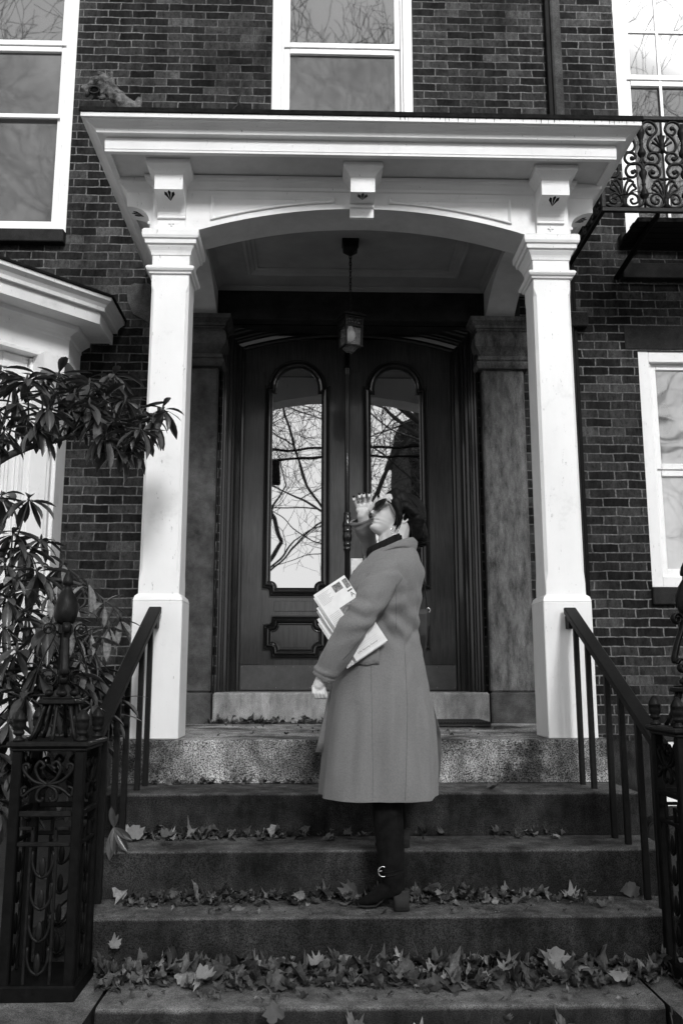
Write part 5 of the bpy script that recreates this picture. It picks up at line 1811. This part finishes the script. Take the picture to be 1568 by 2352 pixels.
# inner face turned up at the hem
cm.rings([rows[-1], [coat_pt(1827, -PI + 2 * PI * k / NA, -0.006) for k in range(NA)], [coat_pt(1790, -PI + 2 * PI * k / NA, -0.008) for k in range(NA)], [coat_pt(1640, -PI + 2 * PI * k / NA, -0.012) for k in range(NA)]], False, True, True)
coat = cm.build('coat', 'wool', woman, fix=False)
# seams
def on_coat(pts, out=0.0005):
    """pixel path on the near side of the coat -> 3-D by angle search"""
    res = []
    for u, v in pts:
        def uu_(a):
            p = coat_pt(v, a, out)
            d = p - Vector((CX, 0, CZ))
            return 784 + FPX * d.dot(RT) / d.dot(FW), p
        prev = None
        for k in range(121):
            a = -PI + PI * k / 120
            x_, p = uu_(a)
            if prev is not None and (prev[0] - u) * (x_ - u) <= 0:
                lo_, hi_ = prev[1], a
                for _ in range(12):
                    md = (lo_ + hi_) / 2
                    if (uu_(md)[0] - u) * (prev[0] - u) > 0:
                        lo_ = md
                    else:
                        hi_ = md
                res.append(uu_((lo_ + hi_) / 2)[1])
                break
            prev = (x_, a)
        else:
            res.append(p)
    return res
sea = MB()
for pts in ([(908, 1345), (909, 1380), (909, 1420), (909, 1450)], [(852, 1530), (853, 1600), (855, 1700), (856, 1770), (855, 1824)], [(928, 1480), (931, 1540), (935, 1620), (934, 1700), (932, 1770), (930, 1822)]):
    fine = []
    for i in range(len(pts) - 1):
        for k in range(8):
            t = k / 8
            fine.append((pts[i][0] * (1 - t) + pts[i + 1][0] * t, pts[i][1] * (1 - t) + pts[i + 1][1] * t))
    fine.append(pts[-1])
    sea.tube(on_coat(fine, -0.0001), 0.0009, 5)
sea.build('seam', 'seam', coat)
# pocket flap
fl = []
for (u0, u1, v) in ((788, 870, 1494), (788, 871, 1512), (787, 870.5, 1527)):
    fl.append([on_coat([(u0 + (u1 - u0) * k / 12, v + 2 * math.sin(k))], 0.010)[0] for k in range(13)])
fm = MB()
fm.rings(fl, False, False, True)
fo = fm.build('pocket_flap', 'wool', coat)
so = fo.modifiers.new('solid', 'SOLIDIFY')
so.thickness = 0.007
# collar standing round the neck
def collar():
    m = MB()
    rs = []
    n = 56
    for i in range(n + 1):
        a = R(-152) + R(304) * i / n          # 0 = back
        ca, sa = math.cos(a), math.sin(a)
        fr = (1 - ca) / 2                      # 0 back .. 1 front
        tv = 1238 + 2 * (1 - ca) + 44 * fr ** 1.7
        bv = 1265 - 6 * math.sin(min(PI, fr * PI * 1.3)) + 30 * fr ** 2.2
        ct, cb = P(905, tv), P(903, bv)
        inn = Vector((ct.x + 0.088 * ca - 0.012 * fr, PYD + 0.078 * sa, ct.z))
        out = Vector((cb.x + 0.099 * ca - 0.030 * fr, PYD + 0.122 * sa, cb.z - 0.004))
        mid = (inn + out) / 2 + Vector((0.012 * ca, 0.016 * sa, 0.010))
        und = out + Vector((-0.012 * ca, -0.018 * sa, 0.000))
        rs.append([inn + Vector((-0.008 * ca, -0.008 * sa, -0.018)), inn + Vector((-0.002 * ca, -0.002 * sa, 0.002)), inn + Vector((0.006 * ca, 0.006 * sa, 0.003)), mid, out + Vector((0, 0, 0.006)), out, out + Vector((-0.004 * ca, -0.005 * sa, -0.003)), und])
    m.rings(rs, False, False, True)
    return m
collar().build('collar', 'wool', coat, fix=False)
# lapel falling in front of the chest
lap = MB()
rs = []
for (u0, u1, v, d0, d1) in ((842, 858, 1282, -0.075, -0.105), (824, 852, 1300, -0.085, -0.135), (808, 842, 1322, -0.09, -0.155), (799, 832, 1345, -0.10, -0.165), (797, 824, 1372, -0.11, -0.165)):
    rs.append([P(u0 - 3, v, d0 + 0.02), P(u0, v, d0), P((u0 + u1) / 2, v, (d0 + d1) / 2 - 0.012), P(u1, v, d1)])
lap.rings(rs, False, False, True)
lo = lap.build('lapel', 'wool', coat)
so = lo.modifiers.new('solid', 'SOLIDIFY')
so.thickness = 0.006

def sleeve(name, pts, wr, seed, cr_=False):
    """pts: (u, v, dy, r_in_view, r_depth)"""
    C = [P(u, v, dy) for u, v, dy, _, _ in pts]
    CC = catmull(C, 16)
    n = len(CC)
    def rad(i):
        t = i / 16
        k = min(int(t), len(pts) - 2)
        f = t - k
        f = f * f * (3 - 2 * f)
        return (pts[k][3] * (1 - f) + pts[k + 1][3] * f, pts[k][4] * (1 - f) + pts[k + 1][4] * f)
    rs = []
    N = 64
    for i, c in enumerate(CC):
        t = (CC[min(n - 1, i + 1)] - CC[max(0, i - 1)]).normalized()
        dep = Vector((0, 1, 0))
        dep = (dep - t * dep.dot(t)).normalized()
        w = t.cross(dep)
        ra, rb = rad(i)
        ring = []
        for k in range(N):
            a = 2 * PI * k / N
            s_ = i / n
            f = wr * (1.3 * mnoise.noise(Vector((math.cos(a) * 1.5 + seed, math.sin(a) * 1.5, s_ * 9))) + 1.0 * math.sin(s_ * 52 + math.cos(a) * 3.2 + math.sin(a) * 1.5) * gauss(s_, 0.50, 0.14) + 0.6 * math.sin(s_ * 60 + math.cos(a) * 2) * gauss(s_, 0.9, 0.08))
            if cr_:
                fr_in = max(0.0, -math.cos(a) * 0.8 - math.sin(a) * 0.5)
                f += fr_in * (-0.15 * gauss(s_, 0.475, 0.022) + 0.10 * gauss(s_, 0.43, 0.03) + 0.05 * gauss(s_, 0.53, 0.03) - 0.07 * gauss(s_, 0.38, 0.02))
                f += -0.08 * gauss(s_ + 0.10 * math.cos(a), 0.14, 0.022) + 0.05 * gauss(s_ + 0.10 * math.cos(a), 0.19, 0.03)
            ring.append(c + w * (ra * (1 + f) * math.cos(a)) + dep * (rb * (1 + f) * math.sin(a)))
        rs.append(ring)
    end = rs[-1]
    c = CC[-1]
    rs.append([c + (p - c) * 0.90 for p in end])
    c2 = CC[-3]
    rs.append([c2 + (p - c) * 0.86 for p in end])
    m = MB().rings(rs, False, True, True)
    rs0 = [[CC[0] + (p - CC[0]) * 0.3 for p in rs[0]], rs[0]]
    m.rings(rs0, True, True, True)
    return m.build(name, 'wool', coat, fix=False)
sleeve('sleeve', [(902, 1300, -0.120, 0.052, 0.045), (886, 1322, -0.160, 0.068, 0.052), (861, 1362, -0.195, 0.067, 0.053), (835, 1405, -0.220, 0.060, 0.052), (808, 1445, -0.222, 0.059, 0.051), (778, 1495, -0.202, 0.057, 0.048), (752, 1538, -0.175, 0.050, 0.044), (741, 1557, -0.165, 0.045, 0.040)], 0.075, 1.0, True)
sleeve('sleeve', [(885, 1318, 0.130, 0.060, 0.050), (862, 1322, 0.200, 0.064, 0.055), (858, 1312, 0.255, 0.052, 0.055), (853, 1280, 0.240, 0.036, 0.050), (845, 1242, 0.205, 0.037, 0.048), (836, 1210, 0.170, 0.050, 0.050), (831, 1192, 0.155, 0.057, 0.052)], 0.05, 4.0)
# elbow seam of the near sleeve
ss = MB()
ss.tube(catmull([P(908, 1322, -0.19), P(909, 1345, -0.205), P(903, 1368, -0.226)], 5), 0.001, 5)
ss.tube(catmull([P(903, 1368, -0.226), P(870, 1415, -0.268), P(838, 1455, -0.272), P(806, 1495, -0.255), P(774, 1530, -0.222), P(757, 1552, -0.205)], 6), 0.001, 5)
ss.build('sleeve_seam', 'seam', coat)
# back vent: the far skirt swings out and shows its lining
vt = MB()
rs = []
for (v, u0, u1, d0, d1) in ((1618, 978, 992, 0.03, 0.03), (1650, 980, 1001, 0.02, 0.05), (1682, 982, 1010, 0.01, 0.06), (1720, 984, 1012, 0.0, 0.07), (1770, 986, 1009, 0.0, 0.08), (1806, 988, 1005, 0.0, 0.08)):
    row = []
    for k in range(9):
        t = k / 8
        row.append(P(u0 + (u1 - u0) * t, v, d0 + (d1 - d0) * t + 0.004 * math.sin(v * 0.2 + k * 1.7)))
    rs.append(row)
vt.rings(rs, False, False, True)
vt.build('lining', 'lining', coat)
vt2 = MB()
rs = [[P(u1 + 0.8, v, d1 - 0.004), P(u1 + 1.6, v, d1 + 0.002), P(u1 + 0.6, v, d1 + 0.012), P(u0, v, d0 + 0.02)] for (v, u0, u1, d0, d1) in ((1612, 978, 991, 0.03, 0.03), (1650, 980, 1001, 0.02, 0.05), (1682, 982, 1010, 0.01, 0.06), (1720, 984, 1012, 0.0, 0.07), (1770, 986, 1009, 0.0, 0.08), (1806, 988, 1005, 0.0, 0.08))]
vt2.rings(rs, False, False, True)
vt2.build('vent_skirt', 'wool', coat)
# inner front skirt seen in shade beyond the near edge
ff = MB()
rs = []
for (v, u0, u1) in ((1545, 770, 800), (1600, 753, 790), (1660, 740, 780), (1700, 731, 775), (1727, 724, 760)):
    rs.append([P(u0, v, 0.02), P((u0 + u1) / 2, v, 0.05), P(u1, v, 0.10)])
ff.rings(rs, False, False, True)
fo = ff.build('inner_front', 'wool', coat)
so = fo.modifiers.new('solid', 'SOLIDIFY')
so.thickness = 0.005

# ---- boots
def boot(pts, heel, name_label=None):
    m = MB()
    chain(m, pts)
    b = skin_of(m, 'boot', 'suede', woman, 0.004, 4, 0.5)
    return b
nb = boot([(P(888, 1815, -0.095), 0.060), (P(890, 1870, -0.10), 0.061), (P(895, 1930, -0.105), 0.057), (P(899, 1985, -0.11), 0.052), (P(902, 2012, -0.11), 0.049), (P(907, 2036, -0.11), 0.040), (P(886, 2044, -0.105), 0.036), (P(862, 2060, -0.09), 0.027), (P(843, 2068, -0.08), 0.020), (P(829, 2071, -0.07), 0.013)], None)
hz = -0.584
m = MB()
t0 = P(921, 2045, -0.11)
rings_ = []
for z, h, k in ((hz, 0.031, 0.0), (hz + 0.03, 0.030, 0.0), (hz + 0.075, 0.036, -0.004)):
    rings_.append([(t0.x + k + h * math.copysign(abs(math.cos(a)) ** 0.45, math.cos(a)), t0.y + 0.028 * math.copysign(abs(math.sin(a)) ** 0.5, math.sin(a)), z) for a in [2 * PI * j / 24 for j in range(24)]])
m.rings(rings_, True, True, True)
m.build('heel', 'boot_heel', nb)
m = MB()
cc = P(879, 2002, -0.162)
ar = [(cc.x + 0.018 * math.cos(a), cc.y - 0.002, cc.z + 0.019 * math.sin(a)) for a in [R(60 + 240 * k / 12) for k in range(13)]]
m.tube(ar, 0.0026, 6)
m.tube([(cc.x - 0.017, cc.y - 0.002, cc.z), (cc.x - 0.004, cc.y - 0.004, cc.z + 0.004)], 0.002, 6)
m.build('buckle', 'nickel', nb)
m = MB()
c = P(899, 1996, -0.11)
m.tube([(c.x + 0.0515 * math.cos(a), c.y + 0.0515 * math.sin(a), c.z + 0.010 * math.cos(a)) for a in [2 * PI * k / 28 for k in range(29)]], 0.0022, 6, False)
m.tube([(c.x + 0.0515 * math.cos(a), c.y + 0.0515 * math.sin(a), c.z - 0.014 + 0.010 * math.cos(a)) for a in [2 * PI * k / 28 for k in range(29)]], 0.0022, 6, False)
m.build('ankle_strap', 'suede', nb)
m = MB()
m.tube([P(824, 2079, -0.07), P(845, 2081, -0.08), P(866, 2079, -0.09), P(880, 2066, -0.10), P(898, 2050, -0.11)], 0.004, 6, True, True, 6.0)
m.build('sole', 'boot_heel', nb)
fbt = boot([(P(890, 1770, 0.12), 0.070), (P(898, 1810, 0.125), 0.062), (P(905, 1850, 0.14), 0.050), (P(912, 1890, 0.15), 0.040), (P(905, 1915, 0.15), 0.034), (P(885, 1932, 0.16), 0.022), (P(868, 1938, 0.16), 0.014)], None)
t0 = P(929.5, 1915, 0.155)
m = MB().rings([[(t0.x - 0.01 + h * math.cos(a), t0.y + 0.028 * math.sin(a), z) for a in [2 * PI * j / 20 for j in range(20)]] for z, h in ((-0.399, 0.030), (-0.36, 0.030), (-0.325, 0.034))])
m.build('heel', 'boot_heel', fbt)

# ================================================================== folded newspapers under the arm
news = thing('newspaper_stack', 'folded newspapers and magazines clamped under the arm of the woman', 'newspapers', tuple(P(810, 1430, -0.19)))
ex = (P(854, 1496, -0.19) - P(752, 1341, -0.19))
LN = ex.length
ex.normalize()
ey0 = (P(785, 1320, -0.19) - P(716, 1364, -0.19))
ey = (ey0 - ex * ey0.dot(ex)).normalized()
ez = ex.cross(ey)
if ez.y > 0:
    ez = -ez                                     # towards the camera
ON = P(717, 1364, -0.195)
def NP(s, t, h):
    """s along the long edge, t across, h towards the camera (metres)"""
    return ON + ex * s + ey * t + ez * h
WN = 0.150
Ls = LN
for k in range(6):
    m = MB()
    s0, t0_, w_ = 0.008 + (0, 0.010, 0.040, 0.052, 0.078, 0.094)[k], -(0, 0.006, 0.018, 0.024, 0.040, 0.046)[k], WN - 0.002 * k
    s1 = Ls + 0.004 * (k % 2) - 0.002
    if k >= 2:
        s0 += 0.01
    h0 = 0.010 - 0.007 * k
    n = 10
    rs = []
    for i in range(n + 1):
        s = s0 + (s1 - s0) * i / n
        curl = 0.004 * math.sin(3 * i / n + k)
        tt = 0.0035
        ring = []
        for j in range(7):
            t = t0_ + w_ * j / 6
            ring.append(NP(s, t, h0 + curl + 0.003 * math.sin(PI * j / 6)))
        for j in range(6, -1, -1):
            t = t0_ + w_ * j / 6
            ring.append(NP(s, t, h0 + curl + 0.003 * math.sin(PI * j / 6) - tt))
        rs.append(ring)
    m.rings(rs, True, True, False)
    m.build('paper', 'newsprint', news)
def patch(s0, s1, t0, t1, mat, h=0.0175, name='print'):
    vs = []
    n = 4
    m = MB()
    g_ = []
    for i in range(n + 1):
        s = s0 + (s1 - s0) * i / n
        cu = 0.004 * math.sin(3 * (s - 0.008) / (Ls - 0.01))
        row = []
        for j in range(5):
            t = t0 + (t1 - t0) * j / 4
            row.append(NP(s, t, 0.010 + cu + 0.003 * math.sin(PI * min(1, max(0, t / WN))) + 0.0007))
        g_.append(row)
    m.rings(g_, False, False, False)
    return m.build(name, mat, news)
patch(0.018, 0.050, 0.080, 0.118, 'print_photo', name='printed_picture')
patch(0.020, 0.060, 0.128, 0.148, 'print_photo', name='printed_picture')
patch(0.110, 0.185, 0.060, 0.146, 'print_photo', name='printed_picture')
patch(0.068, 0.074, 0.124, 0.146, 'print_ink', name='headline_bar')
for i in range(10):
    patch(0.115 + 0.007 * i, 0.1162 + 0.007 * i, 0.006, 0.052, 'curtain', name='text_line')
for i in range(9):
    patch(0.022 + 0.0055 * i, 0.0232 + 0.0055 * i, 0.010, 0.066 - 0.008 * (i % 3), 'curtain', name='text_line')
for i in range(5):
    patch(Ls - 0.050 + 0.008 * i, Ls - 0.0488 + 0.008 * i, 0.020 + 0.01 * (i % 2), 0.130, 'soffit_paint', name='text_line')
def text_on(body_, s, t, size, name, mat):
    cu = bpy.data.curves.new(name, 'FONT')
    cu.body = body_
    cu.size = size
    o = bpy.data.objects.new(name, cu)
    col.objects.link(o)
    dg = bpy.context.evaluated_depsgraph_get()
    me = bpy.data.meshes.new_from_object(o.evaluated_get(dg))
    bpy.data.objects.remove(o)
    off = WL[news]
    for v in me.vertices:
        cur = 0.004 * math.sin(3 * (s - v.co.y - 0.008) / (Ls - 0.01))
        tt = t + v.co.x
        q = NP(s - v.co.y, tt, 0.010 + cur + 0.003 * math.sin(PI * min(1, max(0, tt / WN))) + 0.0012)
        v.co = q - off
    me.materials.clear()
    me.materials.append(MATS[mat])
    ob = bpy.data.objects.new(name, me)
    col.objects.link(ob)
    ob.parent = news
text_on('A', 0.098, 0.126, 0.026, 'headline', 'print_ink')
text_on('U.N. Security Council', Ls - 0.022, 0.022, 0.0105, 'headline', 'print_ink')

# ================================================================== black shoulder bag beyond her hip
bag = thing('shoulder_bag', 'black leather shoulder bag hanging behind the coat of the woman', 'bag', tuple(P(965, 1512, 0.16)))
m = MB()
rs = []
for (v, u0, u1, d) in ((1400, 930, 981, 0.03), (1410, 928, 983, 0.038), (1460, 926, 980, 0.045), (1500, 926, 976, 0.04), (1514, 930, 972, 0.03)):
    a, b = P(u0, v, 0.16), P(u1, v, 0.16)
    rs.append([(a.x, a.y - d * 0.7, a.z), (b.x - 0.01, a.y - d, a.z), (b.x, a.y - d * 0.6, a.z), (b.x, a.y + d * 0.6, a.z), (b.x - 0.01, a.y + d, a.z), (a.x, a.y + d * 0.7, a.z)])
m.rings(rs, True, True, False)
m.build('pouch', 'bag_leather', bag)
MB().tube(catmull([P(950, 1290, 0.12), P(968, 1318, 0.13), P(975, 1352, 0.145), P(981, 1400, 0.155)], 6), 0.0028, 6, True, True, 2.5).build('strap', 'bag_leather', bag)
c = P(983, 1402, 0.15)
MB().tube([(c.x + 0.008 * math.cos(a), c.y, c.z + 0.011 * math.sin(a)) for a in [2 * PI * k / 14 for k in range(15)]], 0.0022, 6, False).build('strap_ring', 'nickel', bag)

# ================================================================== fallen leaves
def maple(rng, size):
    """small curled lobed leaf, centre at the origin"""
    lob = [(0, 1.0), (14, 0.76), (28, 0.74), (40, 0.84), (52, 0.66), (70, 0.9), (88, 0.7), (104, 0.74), (125, 0.6), (150, 0.62), (170, 0.5), (180, 0.36)]
    ang = [(a, r) for a, r in lob] + [(-a, r) for a, r in reversed(lob[1:-1])]
    cu, cv, sk = rng.uniform(-4.5, 5.0), rng.uniform(-3.0, 4.5), rng.uniform(-6, 6)
    vs = [(0, 0, 0)]
    for sc in (0.5, 1.0):
        for a, r in ang:
            q = r * sc * (1 + rng.uniform(-0.16, 0.13))
            x, y = q * math.sin(R(a)), q * math.cos(R(a))
            z = 0.24 * cu * x * x + 0.24 * cv * y * y + 0.15 * sk * x * y + rng.uniform(-0.13, 0.13) * sc
            vs.append((x, y, z))
    n = len(ang)
    fs = []
    for i in range(n):
        j = (i + 1) % n
        fs.append((0, 1 + i, 1 + j))
        fs.append((1 + i, 1 + n + i, 1 + n + j, 1 + j))
    vs = [(x * size, y * size, z * size) for x, y, z in vs]
    return vs, fs
rl = random.Random(21)
def litter(name, label, x0, x1, y0, y1, z, n, size, pile=0.0, back_bias=2.0, dens=None):
    m = MB()
    cnt = 0
    while cnt < n:
        x = rl.uniform(x0, x1)
        if dens and rl.random() > dens(x):
            continue
        cnt += 1
        t = rl.random() ** back_bias
        y = y1 - (y1 - y0) * t
        sz = size * (0.35 + 0.95 * rl.random() ** 1.6)
        vs, fs = maple(rl, sz)
        if rl.random() < 0.55:
            kx = rl.uniform(0.3, 0.75)
            vs = [(x_ * kx, y_, z_ * 1.4) for x_, y_, z_ in vs]
        ex_ = Euler((rl.gauss(0, 0.38), rl.gauss(0, 0.38), rl.uniform(0, 6.28)))
        M = Matrix.Translation((x, y, z + 0.008 + pile * (1 - t) * rl.random())) @ ex_.to_matrix().to_4x4()
        vs = [M @ Vector(v) for v in vs]
        mn = min(v.z for v in vs)
        if mn < z + 0.001:
            vs = [v + Vector((0, 0, z + 0.001 - mn)) for v in vs]
        mx = max(v.y for v in vs)
        if mx > y1 + 0.01:
            vs = [v - Vector((0, mx - y1 - 0.01, 0)) for v in vs]
        m.add(vs, fs, True)
    o = m.build(name, 'leaf_fallen', None, fix=False)
    tag(o, label, 'leaves', None, 'stuff')
    return o
litter('leaf_litter', 'thin line of dry leaves along the foot of the door threshold', -0.98, 0.45, 6.00, 6.075, 0.0, 190, 0.032, 0.02)
litter('leaf_litter', 'sparse crumbled leaves in the joint above the first step down', -1.05, 0.2, 4.53, 4.59, -0.213, 60, 0.024, 0.006)
litter('leaf_litter', 'thin drift of leaves on the second step, thickest at the left', -1.1, 0.9, 4.12, 4.205, -0.400, 150, 0.036, 0.012, dens=lambda x: 1.0 if x < -0.4 else (0.45 if x < 0 else 0.12))
litter('leaf_litter', 'drift of dry leaves along the step the woman stands on', -1.05, 0.95, 3.755, 3.875, -0.585, 420, 0.033, 0.018, dens=lambda x: 1.0 if x < 0.6 else 0.3)
litter('leaf_litter', 'deep drift of curled maple leaves on the lowest full step', -1.02, 1.12, 3.36, 3.575, -0.770, 680, 0.045, 0.035, 1.3)
litter('leaf_litter', 'leaves piled against the bottom riser at the lower edge', -1.0, 1.4, 3.02, 3.20, -0.957, 460, 0.055, 0.15, 1.6, dens=lambda x: 0.35 if x < 0.2 else 1.0)
litter('leaf_litter', 'scattered flat crumbs of leaf over the treads of the lowest full step', -0.95, 0.9, 3.23, 3.40, -0.770, 70, 0.018, 0.0, 0.8)
litter('leaf_litter', 'scattered flat crumbs of leaf in front of the boots', -1.05, 1.1, 3.62, 3.78, -0.585, 60, 0.016, 0.0, 0.8)
litter('leaf_litter', 'scattered tiny leaf crumbs on the landing', -0.85, 0.85, 4.7, 5.95, 0.0, 60, 0.014, 0.0, 0.8)
# leaves one can pick out
lmeshes = []
for i in range(7):
    vs, fs = maple(rl, 1.0)
    me = bpy.data.meshes.new('fallen_leaf')
    me.from_pydata([tuple(v) for v in vs], [], fs)
    me.polygons.foreach_set('use_smooth', [True] * len(fs))
    me.materials.append(MATS['leaf_fallen_pale'])
    lmeshes.append(me)
SG = {'a': (-0.585, 'on the step the woman stands on'), 'b': (-0.770, 'on the lowest full step')}
big = [(1275, 2206, 3.50, 0.060, 60, 'largest pale maple leaf standing upright against the lowest riser'),
       (468, 2250, 3.36, 0.048, 8, 'pale curled leaf lying in front of the drift at the left'),
       (728, 2205, 3.42, 0.040, 15, 'pale crumpled leaf left of centre on the lowest full step'),
       (1160, 2225, 3.40, 0.045, 20, 'pale leaf right of centre in the lowest full step drift'),
       (1335, 2222, 3.42, 0.04, 14, 'torn pale leaf right of the upright maple leaf'),
       (1420, 2240, 3.38, 0.042, 25, 'pale folded leaf near the right end of the lowest full step'),
       (635, 2328, 3.05, 0.045, 40, 'brown maple leaf standing at the very bottom of the view'),
       (985, 2257, 3.33, 0.036, 3, 'small leaf lying flat near the edge of the lowest full step'),
       (385, 1925, 3.98, 0.045, 10, 'single curled leaf near the front of the second step at the left'),
       (1130, 1812, 4.33, 0.040, 4, 'single leaf lying flat on the first step right of the woman'),
       (1310, 2060, 3.84, 0.045, 20, 'pale leaf near the right end of the step the woman stands on'),
       (1450, 2046, 3.86, 0.052, 60, 'dark rounded leaf leaning on the riser beside the right rail'),
       (545, 2085, 3.72, 0.040, 12, 'pale ragged leaf in front of the drift left of the boots'),
       (1190, 2062, 3.79, 0.035, 8, 'curled leaf right of the boots on the same step'),
       (310, 1915, 4.10, 0.05, 60, 'pale leaf standing at the foot of the left rail balusters'),
       (1385, 2083, 3.70, 0.034, 4, 'small leaf alone near the front edge beside the right rail'),
       (806, 2052, 3.80, 0.05, 65, 'dark leaf standing against the toe of the boot'),
       (262, 2172, 3.54, 0.032, 50, 'pale pointed leaf sticking up at the left of the lowest full step')]
dark_leaf = {}
for i, (u, v, Y, sz, tl, lab) in enumerate(big):
    p = at(u, v, Y)
    me_ = lmeshes[i % 7]
    if 'pale' not in lab:
        me_ = dark_leaf.setdefault(i % 7, me_.copy())
        me_.materials[0] = MATS['leaf_fallen_mid']
    o = bpy.data.objects.new('fallen_leaf', me_)
    col.objects.link(o)
    zt = -0.957 if Y < 3.2 else (-0.770 if Y < 3.58 else (-0.585 if Y < 3.89 else (-0.400 if Y < 4.22 else -0.213)))
    z = p.z
    if tl < 30:
        z = max(zt + sz * 0.12, min(p.z, zt + 0.07))
    o.location = (p.x, Y, z)
    o.rotation_euler = (R(tl), R(rl.uniform(-12, 12)), R(rl.uniform(-60, 60)))
    o.scale = (sz, sz, sz)
    tag(o, lab, 'leaf', 'single fallen leaves on the steps')

# ================================================================== across the street (seen only in the glass)
def bare_tree(x, y, h, r0, seed, label, lean=0.0, levels=7):
    rt_ = random.Random(seed)
    tr = MB()
    br = MB()
    t = thing('bare_tree', label, 'tree', (x, y, -1.39), 'bare street trees')
    def grow(p, d, L, r, lvl):
        P_ = [p]
        q = p.copy()
        dd = d.copy()
        if lvl > 0 and (p.y + d.y * L * 1.6) > -2.6:
            dd = Vector((dd.x, -abs(dd.y) - 0.25, dd.z)).normalized()
        n = 4
        for i in range(n):
            dd = (dd + Vector((rt_.uniform(-1, 1), rt_.uniform(-1, 1), rt_.uniform(-0.5, 0.8))) * (0.10 if lvl == 0 else 0.22)).normalized()
            q = q + dd * (L / n)
            if q.y > -2.2:
                q.y = -2.2
            P_.append(q.copy())
        (tr if lvl < 1 else br).tube(P_, [max(r, 0.008) * (1 - 0.32 * i / n) for i in range(n + 1)], 9 if lvl < 1 else (6 if lvl < 3 else 3), lvl == 0)
        if lvl >= levels:
            return
        k = rt_.choice((2, 3, 3)) if lvl < levels - 1 else 3
        if lvl == 0:
            k = 5
        for j in range(k):
            s_ = rt_.uniform(0.35, 1.0) if j else 1.0
            idx = min(n, max(1, int(round(s_ * n))))
            a = rt_.uniform(0, 2 * PI)
            sp = rt_.uniform(0.35, 0.95)
            o_ = dd.orthogonal().normalized()
            o_ = Matrix.Rotation(a, 3, dd) @ o_
            nd = (dd * math.cos(sp) + o_ * math.sin(sp)).normalized()
            grow(P_[idx], nd, L * rt_.uniform(0.62, 0.85), r * (0.62 if j == 0 else rt_.uniform(0.32, 0.5)), lvl + 1)
    grow(Vector((x, y, -1.39)), Vector((lean, 0, 1)).normalized(), h * 0.26, r0, 0)
    tr.build('trunk', 'bark', t)
    br.build('branches', 'bark', t, fix=False)
    return t
bare_tree(-5.2, -9.0, 25, 0.30, 5, 'tall bare street tree left of the camera across the road', 0.05)
bare_tree(4.0, -9.5, 24, 0.13, 17, 'slender bare street tree opposite the door', -0.03)
bare_tree(7.5, -8.5, 26, 0.32, 31, 'tall bare street tree right of the camera across the road', -0.1)
bare_tree(-3.6, -16.0, 20, 0.26, 14, 'bare street tree before the clapboard house', 0.0, 6)
bare_tree(-9.5, -8.0, 26, 0.30, 41, 'tall bare street tree far left of the camera', 0.1)
bare_tree(0.6, -12.5, 27, 0.13, 52, 'tall slim bare tree behind the street trees', 0.0)
bare_tree(4.6, -12.0, 28, 0.28, 63, 'tall bare tree behind, right of the slender one', 0.0)
def far_house(x0, x1, y, z1, zr, mat, label, nwin):
    t = thing('house', label, 'house', ((x0 + x1) / 2, y, -1.39))
    MB().box(x0, x1, y - 9, y, -1.39, z1).build('wall', mat, t)
    m = MB()
    c = (x0 + x1) / 2
    m.add([(x0 - 0.4, y + 0.4, z1), (x1 + 0.4, y + 0.4, z1), (x1 + 0.4, y - 9.4, z1), (x0 - 0.4, y - 9.4, z1), (c, y + 0.4, zr), (c, y - 9.4, zr)], [(0, 1, 4), (3, 5, 2), (0, 4, 5, 3), (1, 2, 5, 4), (0, 3, 2, 1)])
    m.build('roof', 'shingle', t)
    for k in range(nwin):
        for zz in ((0.2, 3.2) if z1 > 4 else (-0.6,)):
            xx = x0 + (x1 - x0) * (k + 0.5) / nwin
            MB().box(xx - 0.5, xx + 0.5, y, y + 0.05, zz, zz + 1.7).build('window', 'dark_room', t)
far_house(-13.0, 0.6, -30, 1.6, 2.8, 'clapboard', 'low white clapboard garage row across the street on the left', 5)
far_house(3.7, 14.0, -24, 11.0, 12.5, 'brick', 'dark brick house across the street on the right', 4)
cb = thing('overhead_cables', 'pair of thick overhead cables with a splice box across the street', 'cables', (0, -8, 5.5))
for z, s_ in ((5.75, 0.25), (5.55, 0.3)):
    P_ = [(x, -8, z - s_ * (1 - ((x + 2) / 22.0) ** 2)  + 0.25 + 0.03 * x) for x in range(-24, 21, 2)]
    MB().tube(P_, 0.035, 6).build('cable', 'soot_iron', cb)
MB().box(-1.45, -1.15, -8.15, -7.85, 4.85, 5.45, 0.04).build('splice_box', 'soot_iron', cb)
for x in (-24, 20):
    pl = thing('utility_pole', 'tall wooden utility pole at the %s end of the cables' % ('left' if x < 0 else 'right'), 'pole', (x, -8, -1.39), 'utility poles')
    MB().tube([(x, -8, -1.39), (x, -8, 8.5)], [0.16, 0.11], 10).build('pole', 'bark', pl)
    MB().box(x - 0.06, x + 0.06, -9.0, -7.0, 7.6, 7.75).build('cross_arm', 'bark', pl)
